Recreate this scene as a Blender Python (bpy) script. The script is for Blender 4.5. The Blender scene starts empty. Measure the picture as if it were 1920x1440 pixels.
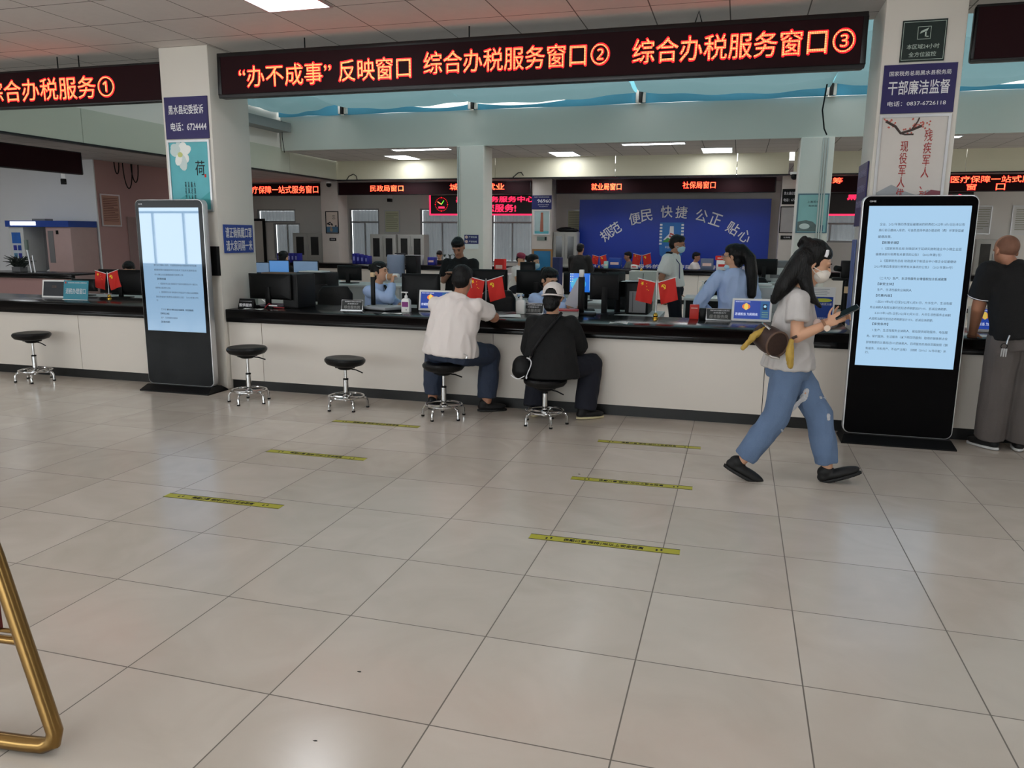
import bpy, bmesh, math, random
from mathutils import Vector as V, Matrix, noise as mnoise
S = bpy.context.scene
COL = S.collection
random.seed(7)
PI = math.pi

# ---------------------------------------------------------------- camera
CAMH = 1.58
F_PX, PITCH, ROLL, YAW = 1451.76, 0.187978, 0.0086067, 0.279628
def camera():
    fwd = V((-math.sin(YAW), math.cos(YAW), 0)); rt = V((math.cos(YAW), math.sin(YAW), 0)); up = V((0, 0, 1))
    f2 = fwd*math.cos(PITCH) - up*math.sin(PITCH)
    u2 = up*math.cos(PITCH) + fwd*math.sin(PITCH)
    r = rt*math.cos(ROLL) + u2*math.sin(ROLL)
    u = u2*math.cos(ROLL) - rt*math.sin(ROLL)
    cd = bpy.data.cameras.new('camera'); co = bpy.data.objects.new('camera', cd); COL.objects.link(co)
    cd.sensor_width = 36; cd.lens = F_PX/1920*36; cd.clip_start = .05; cd.clip_end = 200
    m = Matrix((( r.x, u.x, -f2.x, 0), (r.y, u.y, -f2.y, 0), (r.z, u.z, -f2.z, CAMH), (0, 0, 0, 1)))
    co.matrix_world = m
    S.camera = co
camera()

# ---------------------------------------------------------------- world, exposure, daylight
S.view_settings.view_transform = 'Standard'; S.view_settings.look = 'None'
S.view_settings.gamma = 1; S.view_settings.use_curve_mapping = False
S.view_settings.exposure = 0.0
w = bpy.data.worlds.new('world'); S.world = w; w.use_nodes = True
bg = w.node_tree.nodes['Background']; bg.inputs[0].default_value = (.95, .975, 1, 1); bg.inputs[1].default_value = 7.6
S.cycles.max_bounces = 8; S.cycles.diffuse_bounces = 5; S.cycles.glossy_bounces = 4; S.cycles.transmission_bounces = 6
S.cycles.sample_clamp_indirect = 4; S.cycles.caustics_reflective = False; S.cycles.caustics_refractive = False
def portal(name, loc, rot, sx, sy):
    ld = bpy.data.lights.new(name, 'AREA'); ld.shape = 'RECTANGLE'; ld.size = sx; ld.size_y = sy
    ld.cycles.is_portal = True
    lo = bpy.data.objects.new(name, ld); COL.objects.link(lo); lo.location = loc; lo.rotation_euler = rot
FRONT_Y = -3.2
FRONT_WIN = [(-14.9, -12.2, .8, 2.5), (-11.4, -8.3, .8, 2.5), (-7.6, -4.3, .8, 2.5), (-3.6, -.2, .1, 2.5), (5.4, 8.2, .8, 2.5)]
for a, b, c, d in FRONT_WIN:
    portal('window_daylight', ((a+b)/2, FRONT_Y+.05, (c+d)/2), (PI/2, 0, 0), b-a, d-c)
portal('skylight_daylight', (-.7, 11.3, 6.35), (0, 0, 0), 17.6, 7.6)

# ---------------------------------------------------------------- materials
def lin(c):
    c = c/255
    return c/12.92 if c <= .04045 else ((c+.055)/1.055)**2.4
def rgb(c): return (lin(c[0]), lin(c[1]), lin(c[2]), 1)
MATS = {}
def mat(name, c=(128, 128, 128), rough=.55, metal=0, spec=.5, emit=0, ec=None, var=.07, scale=6, bump=0, bscale=40, trans=0, ior=1.45, alpha=1, sub=0, stretch=(1, 1, 1), coat=0):
    if name in MATS: return MATS[name]
    m = bpy.data.materials.new(name); m.use_nodes = True; MATS[name] = m
    nt = m.node_tree; n = nt.nodes; L = nt.links; b = n['Principled BSDF']
    col = rgb(c)
    b.inputs['Roughness'].default_value = rough; b.inputs['Metallic'].default_value = metal
    b.inputs['Specular IOR Level'].default_value = spec; b.inputs['IOR'].default_value = ior
    b.inputs['Transmission Weight'].default_value = trans; b.inputs['Alpha'].default_value = alpha
    if coat: b.inputs['Coat Weight'].default_value = coat; b.inputs['Coat Roughness'].default_value = .08
    if sub: b.inputs['Subsurface Weight'].default_value = sub; b.inputs['Subsurface Radius'].default_value = (.012, .005, .003)
    tc = n.new('ShaderNodeTexCoord'); mp = n.new('ShaderNodeMapping'); mp.inputs['Scale'].default_value = stretch
    nz = n.new('ShaderNodeTexNoise'); nz.inputs['Scale'].default_value = scale; nz.inputs['Detail'].default_value = 3
    L.new(tc.outputs['Object'], mp.inputs['Vector']); L.new(mp.outputs[0], nz.inputs['Vector'])
    mx = n.new('ShaderNodeMix'); mx.data_type = 'RGBA'
    mx.inputs['A'].default_value = [min(1, v*(1-var)) for v in col[:3]]+[1]
    mx.inputs['B'].default_value = [min(1, v*(1+var)) for v in col[:3]]+[1]
    L.new(nz.outputs['Fac'], mx.inputs['Factor']); L.new(mx.outputs['Result'], b.inputs['Base Color'])
    if bump:
        n2 = n.new('ShaderNodeTexNoise'); n2.inputs['Scale'].default_value = bscale; L.new(mp.outputs[0], n2.inputs['Vector'])
        bp = n.new('ShaderNodeBump'); bp.inputs['Strength'].default_value = bump; bp.inputs['Distance'].default_value = .01
        L.new(n2.outputs['Fac'], bp.inputs['Height']); L.new(bp.outputs[0], b.inputs['Normal'])
    if emit:
        b.inputs['Emission Color'].default_value = rgb(ec or c); b.inputs['Emission Strength'].default_value = emit
    return m
def tilemat(name, c, pitch, ox, oy, lw, lc, rough, spec, var, vein, bumpy=0, tint=None, rvar=.0):
    m = bpy.data.materials.new(name); m.use_nodes = True; nt = m.node_tree; n = nt.nodes; L = nt.links; b = n['Principled BSDF']
    tc = n.new('ShaderNodeTexCoord'); sp = n.new('ShaderNodeSeparateXYZ'); L.new(tc.outputs['Object'], sp.inputs[0])
    def mth(op, a, bb=None, cc=None):
        k = n.new('ShaderNodeMath'); k.operation = op
        for i, v in enumerate((a, bb, cc)):
            if v is None: continue
            if isinstance(v, (int, float)): k.inputs[i].default_value = v
            else: L.new(v, k.inputs[i])
        return k.outputs[0]
    us = []; ids = []
    for o, off in ((sp.outputs[0], ox), (sp.outputs[1], oy)):
        q = mth('MULTIPLY', mth('SUBTRACT', o, off), 1/pitch)
        ids.append(mth('FLOOR', q))
        us.append(mth('LESS_THAN', mth('ABSOLUTE', mth('SUBTRACT', mth('FRACT', mth('ADD', q, .5)), .5)), lw/pitch))
    line = mth('MAXIMUM', us[0], us[1])
    cmb = n.new('ShaderNodeCombineXYZ'); L.new(ids[0], cmb.inputs[0]); L.new(ids[1], cmb.inputs[1])
    wn = n.new('ShaderNodeTexWhiteNoise'); wn.noise_dimensions = '2D'; L.new(cmb.outputs[0], wn.inputs['Vector'])
    # cloudy veins, shifted from tile to tile
    off = n.new('ShaderNodeVectorMath'); off.operation = 'MULTIPLY_ADD'; L.new(wn.outputs['Color'], off.inputs[0]); off.inputs[1].default_value = (9, 9, 9); L.new(tc.outputs['Object'], off.inputs[2])
    nz = n.new('ShaderNodeTexNoise'); nz.inputs['Scale'].default_value = vein; nz.inputs['Detail'].default_value = 6; nz.inputs['Distortion'].default_value = 1.6
    L.new(off.outputs[0], nz.inputs['Vector'])
    f = mth('ADD', mth('MULTIPLY', nz.outputs['Fac'], .75), mth('MULTIPLY', wn.outputs['Value'], .3))
    cr = n.new('ShaderNodeValToRGB'); L.new(f, cr.inputs[0])
    col = rgb(c)
    cr.color_ramp.elements[0].position = .25; cr.color_ramp.elements[1].position = .8
    t = tint or (1, 1, 1)
    cr.color_ramp.elements[0].color = [v*(1-var)*tt for v, tt in zip(col[:3], t)]+[1]
    cr.color_ramp.elements[1].color = [min(1, v*(1+var)) for v in col[:3]]+[1]
    mx = n.new('ShaderNodeMix'); mx.data_type = 'RGBA'; L.new(line, mx.inputs['Factor']); L.new(cr.outputs[0], mx.inputs['A']); mx.inputs['B'].default_value = rgb(lc)
    L.new(mx.outputs['Result'], b.inputs['Base Color'])
    b.inputs['Specular IOR Level'].default_value = spec
    r = mth('ADD', mth('MULTIPLY', line, .4), mth('MULTIPLY_ADD', nz.outputs['Fac'], rvar, rough-rvar/2)); L.new(r, b.inputs['Roughness'])
    if bumpy:
        bp = n.new('ShaderNodeBump'); bp.inputs['Strength'].default_value = bumpy; bp.inputs['Distance'].default_value = .004
        L.new(mth('SUBTRACT', mth('MULTIPLY', nz.outputs['Fac'], .12), line), bp.inputs['Height']); L.new(bp.outputs[0], b.inputs['Normal'])
    return m

WHITE = mat('white_paint', (212, 208, 200), .6, var=.03, scale=1.5)
COLW = mat('column_white_paint', (226, 221, 212), .55, var=.03, scale=1.2)
GREYW = mat('grey_wall_paint', (212, 209, 204), .65, var=.04, scale=1.2)
COOLW = mat('cool_white_wall', (228, 230, 233), .6, var=.03, scale=1.2)
PINK = mat('rose_wall_red_glow', (176, 140, 138), .5, var=.04, scale=1.4)  # rose tone puts red light from the signs into the wall colour
BEAMG = mat('pale_green_beam_paint', (198, 201, 193), .5, var=.03, scale=1.0)
FASC = mat('pale_olive_panel', (182, 184, 168), .45, var=.03, scale=1.3)
CREAM = mat('cream_panel', (206, 201, 178), .45, var=.03, scale=1.3)
BLACKG = mat('black_granite', (12, 11, 12), .2, spec=.3, var=.3, scale=60)
BLACKP = mat('black_plinth', (9, 9, 9), .45, var=.2)
PANELW = mat('white_counter_panel', (216, 209, 200), .28, var=.025, scale=2)
BLK = mat('black_plastic', (8, 8, 9), .45, spec=.25, var=.15)
BLK2 = mat('charcoal_plastic', (20, 19, 21), .5, spec=.3, var=.12)
LEATH = mat('black_leather', (10, 10, 11), .38, spec=.35, var=.2, bump=.25, bscale=90)
CHROME = mat('chrome', (205, 205, 205), .12, metal=1, var=.03)
STEEL = mat('brushed_steel', (170, 170, 172), .3, metal=1, var=.05)
ALU = mat('aluminium_trim', (205, 206, 208), .35, metal=.7, var=.03)
BRASS = mat('polished_brass', (146, 116, 70), .28, metal=1, var=.06)
GOLD = mat('gold_metal', (222, 180, 80), .2, metal=1, var=.05)
GLOSSB = mat('black_glass', (5, 5, 7), .08, spec=.14, var=.1)
LEDB = mat('led_board_red_bloom', (36, 10, 15), .6, spec=.15, var=.25, scale=300)  # maroon base: red bloom of the letters put into the board colour
LEDF = mat('led_frame_black', (14, 13, 14), .35, var=.1)
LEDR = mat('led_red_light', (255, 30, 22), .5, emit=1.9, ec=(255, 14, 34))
LEDY = mat('led_amber_light', (255, 170, 70), .5, emit=1.7, ec=(255, 186, 100))
def led_dots(m, pitch, hot):          # rows of small lamps: bright amber centres, red rims
    nt = m.node_tree; n = nt.nodes; L = nt.links; b = n['Principled BSDF']
    tc = n.new('ShaderNodeTexCoord'); sp = n.new('ShaderNodeSeparateXYZ'); L.new(tc.outputs['Object'], sp.inputs[0])
    def mth(op, a, bb=None):
        k = n.new('ShaderNodeMath'); k.operation = op
        for i, v in enumerate((a, bb)):
            if v is None: continue
            if isinstance(v, (int, float)): k.inputs[i].default_value = v
            else: L.new(v, k.inputs[i])
        return k.outputs[0]
    d = []
    for o in (sp.outputs[0], sp.outputs[2]):
        q = mth('SUBTRACT', mth('FRACT', mth('MULTIPLY', o, 1/pitch)), .5); d.append(mth('MULTIPLY', q, q))
    mk = mth('LESS_THAN', mth('ADD', d[0], d[1]), .105)
    mx = n.new('ShaderNodeMix'); mx.data_type = 'RGBA'; L.new(mk, mx.inputs['Factor'])
    mx.inputs['A'].default_value = (1, .02, .03, 1); mx.inputs['B'].default_value = hot
    L.new(mx.outputs['Result'], b.inputs['Emission Color'])
led_dots(LEDY, .0125, (1, .62, .22, 1))
LEDP = mat('led_crimson_light', (255, 30, 60), .5, emit=1.8, ec=(255, 40, 84))
TXTW = mat('white_lettering', (232, 232, 236), .5, var=.02)
TXTK = mat('black_lettering', (22, 24, 30), .6, var=.02)
NAVY = mat('navy_sign_board', (38, 30, 92), .45, var=.06)
BLUEB = mat('blue_sign_board', (28, 66, 150), .4, var=.06)
BLUEW = mat('royal_blue_wall_board', (20, 54, 162), .38, var=.07, scale=1.3)
GREENB = mat('dark_green_board', (24, 40, 36), .5, var=.08)
FLAGR = mat('red_flag_cloth', (205, 38, 30), .7, var=.08, scale=12)
YEL = mat('yellow_print', (250, 205, 40), .6, var=.03)
PAPER = mat('white_paper', (232, 232, 230), .7, var=.02)
SKIN = mat('light_skin', (208, 160, 130), .5, var=.06, scale=14, sub=.08)
SKIND = mat('tan_skin', (178, 126, 100), .5, var=.06, scale=14, sub=.06)
HAIR = mat('black_hair', (8, 7, 7), .42, spec=.3, var=.4, scale=30, bump=.6, bscale=60, stretch=(3, 3, .35))

# ---------------------------------------------------------------- mesh helpers
def link(name, me, m, parent=None):
    o = bpy.data.objects.new(name, me); COL.objects.link(o)
    if m: me.materials.append(m)
    if parent: o.parent = parent
    return o
class MB:
    def __init__(s): s.bm = bmesh.new()
    def box(s, x0, x1, y0, y1, z0, z1):
        v = [s.bm.verts.new(p) for p in ((x0, y0, z0), (x1, y0, z0), (x1, y1, z0), (x0, y1, z0), (x0, y0, z1), (x1, y0, z1), (x1, y1, z1), (x0, y1, z1))]
        for f in ((3, 2, 1, 0), (4, 5, 6, 7), (0, 1, 5, 4), (1, 2, 6, 5), (2, 3, 7, 6), (3, 0, 4, 7)): s.bm.faces.new([v[i] for i in f])
        return s
    def loft(s, rings, close=True, caps=True):
        R = [[s.bm.verts.new(p) for p in r] for r in rings]
        n = len(R[0])
        for a, b in zip(R, R[1:]):
            for i in range(n if close else n-1):
                j = (i+1) % n
                s.bm.faces.new((a[i], a[j], b[j], b[i]))
        if caps and close:
            s.bm.faces.new(R[0][::-1]); s.bm.faces.new(R[-1])
        return s
    def ring(s, c, t, r, n, r2=None, side=None):
        t = V(t).normalized(); sd = V(side) if side is not None else (V((0, 0, 1)) if abs(t.z) < .9 else V((1, 0, 0)))
        a = (sd - t*sd.dot(t)).normalized(); b = t.cross(a); r2 = r if r2 is None else r2
        return [V(c)+a*(r*math.cos(2*PI*i/n))+b*(r2*math.sin(2*PI*i/n)) for i in range(n)]
    def cyl(s, a, b, r, r2=None, n=16):
        a = V(a); b = V(b); t = b-a
        return s.loft([s.ring(a, t, r, n), s.ring(b, t, r if r2 is None else r2, n)])
    def tube(s, pts, r, n=8, closed=False):
        P = [V(p) for p in pts]; k = len(P); rings = []; sd = None
        for i in range(k):
            if closed: t = P[(i+1) % k]-P[i-1]
            else: t = P[min(i+1, k-1)]-P[max(i-1, 0)]
            t.normalize()
            if sd is None: sd = V((0, 0, 1)) if abs(t.z) < .9 else V((1, 0, 0))
            sd = (sd-t*sd.dot(t)).normalized()
            rings.append(s.ring(P[i], t, r if not isinstance(r, (list, tuple)) else r[i], n, side=sd))
        if closed: rings.append(rings[0])
        return s.loft(rings, caps=not closed)
    def lathe(s, prof, n=32, c=(0, 0, 0)):
        c = V(c)
        return s.loft([[c+V((r*math.cos(2*PI*i/n), r*math.sin(2*PI*i/n), z)) for i in range(n)] for r, z in prof])
    def prism(s, poly, y0, y1):      # outline in x-z, extruded along y
        return s.loft([[V((x, y0, z)) for x, z in poly], [V((x, y1, z)) for x, z in poly]])
    def prismz(s, poly, z0, z1):
        return s.loft([[V((x, y, z0)) for x, y in poly], [V((x, y, z1)) for x, y in poly]])
    def prismx(s, poly, x0, x1):     # outline in y-z
        return s.loft([[V((x0, y, z)) for y, z in poly], [V((x1, y, z)) for y, z in poly]])
    def poly(s, pts):
        s.bm.faces.new([s.bm.verts.new(p) for p in pts]); return s
    def grid(s, nx, ny, f):
        g = [[s.bm.verts.new(f(i/nx, j/ny)) for j in range(ny+1)] for i in range(nx+1)]
        for i in range(nx):
            for j in range(ny): s.bm.faces.new((g[i][j], g[i+1][j], g[i+1][j+1], g[i][j+1]))
        return s
    def ell(s, c, r, n=16, m=10):
        c = V(c)
        return s.loft([[c+V((r[0]*math.sin(PI*(k+.02)/(m+.04))*math.cos(2*PI*i/n), r[1]*math.sin(PI*(k+.02)/(m+.04))*math.sin(2*PI*i/n), -r[2]*math.cos(PI*(k+.02)/(m+.04)))) for i in range(n)] for k in range(m+1)])
    def xf(s, m): bmesh.ops.transform(s.bm, matrix=m, verts=s.bm.verts); return s
    def build(s, name, m, parent=None, bevel=0, smooth=None, seg=2):
        bm = s.bm
        bmesh.ops.remove_doubles(bm, verts=bm.verts, dist=1e-6)
        bmesh.ops.recalc_face_normals(bm, faces=bm.faces)
        if bevel:
            e = [x for x in bm.edges if len(x.link_faces) == 2 and x.calc_face_angle(0) > .6]
            bmesh.ops.bevel(bm, geom=e, offset=bevel, segments=seg, affect='EDGES', profile=.5, clamp_overlap=True)
        me = bpy.data.meshes.new(name); bm.to_mesh(me); bm.free()
        if smooth is None: smooth = True
        if smooth:
            for p in me.polygons: p.use_smooth = True
            try: me.set_sharp_from_angle(angle=.6)
            except Exception: pass
        return link(name, me, m, parent)
def thing(name, label, cat, loc=(0, 0, 0), rotz=0, group=None):
    o = bpy.data.objects.new(name, None); COL.objects.link(o); o.empty_display_size = .1
    o.location = loc; o.rotation_euler = (0, 0, rotz)
    return tag(o, label, cat, group)
def tag(o, label, cat, group=None, kind=None):
    o['label'] = label; o['category'] = cat
    if group: o['group'] = group
    if kind: o['kind'] = kind
    return o
def struct(o, label=None):
    o['kind'] = 'structure'
    if label: o['label'] = label
    return o
def dup(root, loc, rotz=None, label=None, group=None):
    r = root.copy(); COL.objects.link(r); r.location = loc
    if rotz is not None: r.rotation_euler = (0, 0, rotz)
    if label: r['label'] = label
    if group: r['group'] = group
    for ch in list(root.children):
        c = ch.copy(); COL.objects.link(c); c.parent = r
        for g in list(ch.children):
            d = g.copy(); COL.objects.link(d); d.parent = c
    return r
# ---- lettering: flat shapes cut to a given width and height
def face(x, y, z, rot=0):            # a plane seen from -Y
    return Matrix.Translation((x, y, z)) @ Matrix(((1, 0, 0, 0), (0, 0, -1, 0), (0, 1, 0, 0), (0, 0, 0, 1))) @ Matrix.Rotation(rot, 4, 'Z')
def text(name, body, m, parent, mw, wd=None, ht=None, bold=0, ext=.0008, align='CENTER', shear=0, keep=False, res=2, spacing=1.0, line=1.0):
    cu = bpy.data.curves.new(name, 'FONT'); cu.body = body; cu.size = 1; cu.align_x = align; cu.resolution_u = res
    cu.offset = 0; cu.extrude = .001; cu.shear = shear; cu.space_character = spacing; cu.space_line = line
    to = bpy.data.objects.new(name, cu); COL.objects.link(to)
    dg = bpy.context.evaluated_depsgraph_get()
    me = bpy.data.meshes.new_from_object(to.evaluated_get(dg))
    bpy.data.objects.remove(to); bpy.data.curves.remove(cu)
    if len(me.vertices) == 0: return None
    xs = [v.co.x for v in me.vertices]; ys = [v.co.y for v in me.vertices]
    x0, x1, y0, y1 = min(xs), max(xs), min(ys), max(ys)
    sx = wd/(x1-x0) if wd else None; sy = ht/(y1-y0) if ht else None
    if sx is None: sx = sy
    if sy is None: sy = sx
    for v in me.vertices:
        p = v.co
        me.vertices[v.index].co = mw @ V(((p.x-(x0+x1)/2)*sx, (p.y-(y0+y1)/2)*sy, ext if p.z > 0 else 0))
    if bold > 0:                     # heavier strokes: the same shapes laid slightly beside each other
        d = bold*.75; bm = bmesh.new(); bm.from_mesh(me); n0 = list(bm.verts)
        X, Y = (mw.to_3x3() @ V((1, 0, 0)))*d*sx, (mw.to_3x3() @ V((0, 1, 0)))*d*sy
        src = [g for g in bm.verts]+[g for g in bm.edges]+[g for g in bm.faces]
        N = mw.to_3x3() @ V((0, 0, 1))
        for i, q in enumerate((X, -X, Y, -Y)):
            r = bmesh.ops.duplicate(bm, geom=src); bmesh.ops.translate(bm, vec=q+N*(.0002*(i+1)), verts=[g for g in r['geom'] if isinstance(g, bmesh.types.BMVert)])
        bm.to_mesh(me); bm.free()
    me.name = name
    return link(name, me, m, parent)
# ---------------------------------------------------------------- the room
ZC, ZL = 3.36, 3.14            # ceiling of the hall, lower ceiling around the staff area
FLOORM = tilemat('polished_floor_tiles', (198, 189, 178), .6, -.285, .33, .0026, (104, 96, 88), .19, .5, .09, 2.2, .12, (1, .985, .96), .14)
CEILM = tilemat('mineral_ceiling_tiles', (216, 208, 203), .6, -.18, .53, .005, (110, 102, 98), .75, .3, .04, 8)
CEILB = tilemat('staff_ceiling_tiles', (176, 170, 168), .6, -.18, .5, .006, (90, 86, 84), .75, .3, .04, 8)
struct(MB().box(-18, 10, FRONT_Y, 24, -.06, 0).build('floor', FLOORM))
struct(MB().box(-18, 10, FRONT_Y, 7.37, ZC, ZC+.06).build('ceiling', CEILM))
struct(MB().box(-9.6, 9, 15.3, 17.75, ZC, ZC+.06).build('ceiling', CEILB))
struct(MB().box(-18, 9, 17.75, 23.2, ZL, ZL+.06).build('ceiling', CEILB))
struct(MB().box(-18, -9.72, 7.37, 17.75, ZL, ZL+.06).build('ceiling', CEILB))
def wall_xz(name, m, x0, x1, z0, z1, y0, y1, holes):
    xs = sorted({x0, x1, *[v for h in holes for v in h[:2]]}); zs = sorted({z0, z1, *[v for h in holes for v in h[2:]]})
    b = MB()
    for a, c in zip(xs, xs[1:]):
        for d, e in zip(zs, zs[1:]):
            mx, mz = (a+c)/2, (d+e)/2
            if any(h[0] < mx < h[1] and h[2] < mz < h[3] for h in holes): continue
            b.box(a, c, y0, y1, d, e)
    return struct(b.build(name, m, smooth=False))
wall_xz('wall_front', GREYW, -18, 10, 0, ZC, FRONT_Y-.2, FRONT_Y, FRONT_WIN)
WINFR = mat('white_window_frame', (205, 205, 203), .4, var=.03)
PANE = mat('window_glass', (235, 242, 242), .02, var=.02)
nt = PANE.node_tree; bs = nt.nodes['Principled BSDF']; tr = nt.nodes.new('ShaderNodeBsdfTransparent'); mxs = nt.nodes.new('ShaderNodeMixShader')
tr.inputs[0].default_value = (.95, .97, .97, 1); mxs.inputs[0].default_value = .94
nt.links.new(bs.outputs[0], mxs.inputs[1]); nt.links.new(tr.outputs[0], mxs.inputs[2]); nt.links.new(mxs.outputs[0], nt.nodes['Material Output'].inputs[0])
n_win = 0
def window(x0, x1, z0, z1, y, cols, transom=None, pm=None, frame=WINFR, t=.05, name=None):
    global n_win; n_win += 1
    root = thing(name or 'window_%d' % n_win, 'window in the wall', 'window', ((x0+x1)/2, y, z0)); struct(root); del root['category']; del root['label']
    hw, hh = (x1-x0)/2, z1-z0
    f = MB()
    f.box(-hw, hw, 0, .07, 0, t).box(-hw, hw, 0, .07, hh-t, hh).box(-hw, -hw+t, 0, .07, t, hh-t).box(hw-t, hw, 0, .07, t, hh-t)
    if transom: f.box(-hw+t, hw-t, .01, .06, transom-z0-t/2, transom-z0+t/2)
    for i in range(1, cols):
        xx = -hw+2*hw*i/cols; f.box(xx-t*.4, xx+t*.4, .01, .06, t, (transom-z0-t/2) if transom else hh-t)
    f.build('window_frame', frame, root)
    MB().box(-hw+t, hw-t, .03, .036, t, hh-t).build('pane', pm or PANE, root)
    return root
for a, b, c, d in FRONT_WIN: window(a, b, c, d, FRONT_Y-.15, 3, 2.1)
struct(MB().box(-18.2, -18, FRONT_Y, 24, 0, ZC).build('wall_left', GREYW))
struct(MB().box(10, 10.2, FRONT_Y, 24, 0, ZC).build('wall_right', GREYW))
# columns: three rows of four
first = True
for r, (y0, h) in enumerate(((6.75, ZC), (15.2, ZC), (21.2, ZL))):
    for x0 in (-12.07, -5.56, .95, 7.46):
        d = .62 if r == 0 else .6
        struct(MB().box(x0, x0+.56, y0, y0+d, 0, h).build('column', COLW if r < 2 else mat('back_column_paint', (206, 198, 190), .6, var=.03), bevel=.012))
# upper walls of the light well and the beams round it
struct(MB().box(-9.6, 9, 7.30, 7.37, ZC+.06, 6.3).build('wall_atrium_front', WHITE))
struct(MB().box(-9.6, 9, 15.3, 15.7, ZC+.06, 4.05).box(-9.6, 9, 15.28, 15.3, ZC, 4.05).build('beam', BEAMG, smooth=False))
struct(MB().box(-9.6, 9, 15.72, 15.8, ZC+.06, 6.3).build('wall_atrium_back', WHITE))
struct(MB().box(-9.74, -9.64, 7.3, 15.8, 3.42, 6.3).build('wall_atrium_left', WHITE))
struct(MB().box(8.9, 9, 7.37, 15.72, ZC, 6.3).build('wall_atrium_right', WHITE))
# hanging panels (left side and back of the ring)
b = MB()
for y0, y1 in ((7.4, 9.9), (9.91, 13.2), (13.21, 15.6), (15.61, 17.74)): b.box(-9.72, -9.62, y0, y1, 2.92, 3.42)
struct(b.build('partition_left', FASC, smooth=False))
struct(MB().box(-9.73, -9.61, 7.4, 17.74, 2.895, 2.92).build('trim_1', BLK2))
b = MB()
for x0, x1 in ((-9.62, -5.54), (-5.53, -2.75), (-2.74, -.15), (-.14, .9), (1.0, 4.2), (4.21, 8.9)): b.box(x0, x1, 17.7, 17.75, 2.92, ZC)
struct(b.build('partition_back', CREAM, smooth=False))
struct(MB().box(-9.62, 8.9, 17.69, 17.76, 2.895, 2.92).build('trim_2', BLK2))
struct(MB().box(-9.62, -9.3, 13.6, 15.2, 3.72, 3.9).build('duct', mat('grey_duct', (120, 124, 124), .5)))
# rear wall with windows, left block of rooms
BW = [(-14.9, -13.9, .8, 1.95), (-15.5, -14.05, 1.98, 2.40), (-12.1, -11.05, .8, 2.42), (-9.65, -8.2, .8, 2.42), (-7.3, -6.0, .8, 2.42), (1.6, 3.1, 1.5, 2.42), (4.55, 5.15, 1.55, 2.35)]
wall_xz('wall_back', GREYW, -18, 10, 0, ZL, 23.0, 23.2, BW)
for a, bb, c, d in BW: portal('back_window_daylight', ((a+bb)/2, 23.18, (c+d)/2), (-PI/2, 0, 0), bb-a, d-c)
SHEER = mat('sheer_curtain', (190, 191, 194), .8, var=.25, scale=14, stretch=(3, 1, .15))
nt = SHEER.node_tree; bs = nt.nodes['Principled BSDF']; tr = nt.nodes.new('ShaderNodeBsdfTranslucent'); mxs = nt.nodes.new('ShaderNodeMixShader')
tr.inputs[0].default_value = (.04, .042, .044, 1); mxs.inputs[0].default_value = .5
nt.links.new(bs.outputs[0], mxs.inputs[1]); nt.links.new(tr.outputs[0], mxs.inputs[2]); nt.links.new(mxs.outputs[0], nt.nodes['Material Output'].inputs[0])
for i, (a, bb, c, d) in enumerate(BW):
    wdw = window(a, bb, c, d, 23.03, 2 if d-c > .6 else 1, 2.0 if (c < 1.6 and d > 2.1) else None, frame=mat('grey_window_frame', (150, 151, 152), .4))
    hw = (bb-a)/2
    MB().grid(int(hw*80), 1, lambda u, v: V((-hw+.05+u*(2*hw-.1), .10+.015*math.sin(u*hw*90), .05+v*(d-c-.1)))).build('curtain', SHEER, wdw)
b = MB()
struct(MB().box(-17.9, -13.5, 14.1, 14.13, 0, ZL).build('wall_booth', COOLW))
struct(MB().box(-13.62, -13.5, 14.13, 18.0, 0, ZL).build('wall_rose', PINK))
struct(MB().box(-17.9, -13.62, 17.9, 18.0, 0, ZL).build('wall_corridor', GREYW))

# ---------------------------------------------------------------- ceiling lights
DIFF = mat('ceiling_light_diffuser', (255, 255, 255), .5, emit=14.0, ec=(246, 250, 255), var=0)
def ceiling_light(x, y, z, sx, sy, label, grp=None):
    t = thing('ceiling_light', label, 'ceiling light', (x, y, z), group=grp)
    hx, hy = sx/2, sy/2
    MB().box(-hx, hx, -hy, -hy+.02, -.012, 0).box(-hx, hx, hy-.02, hy, -.012, 0).box(-hx, -hx+.02, -hy+.02, hy-.02, -.012, 0).box(hx-.02, hx, -hy+.02, hy-.02, -.012, 0).build('frame', ALU, t)
    MB().box(-hx+.02, hx-.02, -hy+.02, hy-.02, -.008, -.001).build('diffuser', DIFF, t)
    return t
ceiling_light(-3.49, 5.63, ZC, .58, .58, 'square white panel light in the tiled ceiling before the large red LED sign')
for x, y in ((-9.4, 4.43), (-3.49, 1.43), (2.5, 1.43), (2.5, 4.43), (-9.4, .83), (5.5, 4.43), (-.49, 4.03), (-.49, 1.43), (-6.49, 1.43), (-6.49, 4.43)):
    ceiling_light(x, y, ZC, .58, .58, 'unseen square white LED panel light added to brighten the hall', 'added hall panel lights out of view')  # unseen panels added to lift the light in the hall
for x, y in ((-12.6, 9.3), (-15.2, 11.6), (-12.9, 11.2), (-14.6, 9.4)): ceiling_light(x, y, ZL, .58, .58, 'unseen square white panel light added to brighten the left side area', 'added side panel lights out of view')  # unseen lamps added because the left side lacked light
ceiling_light(-6.5, 15.62, ZC, 1.3, .26, 'white strip light behind the green beam, left of the middle column')
ceiling_light(-1.7, 15.62, ZC, 1.22, .26, 'white strip light behind the green beam, above the officer in white shirt')
ceiling_light(3.0, 15.62, ZC, 1.2, .26, 'white strip light behind the green beam, beside the pillar with the posters')
ceiling_light(-7.58, 17.1, ZC, .56, .9, 'square panel light before the cream panel, left of the middle column')
ceiling_light(-3.76, 17.1, ZC, .56, .86, 'square panel light before the cream panel, just right of the middle column')
ceiling_light(-.55, 17.0, ZC, .62, .9, 'square panel light before the cream panel, above the social security sign')
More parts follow.
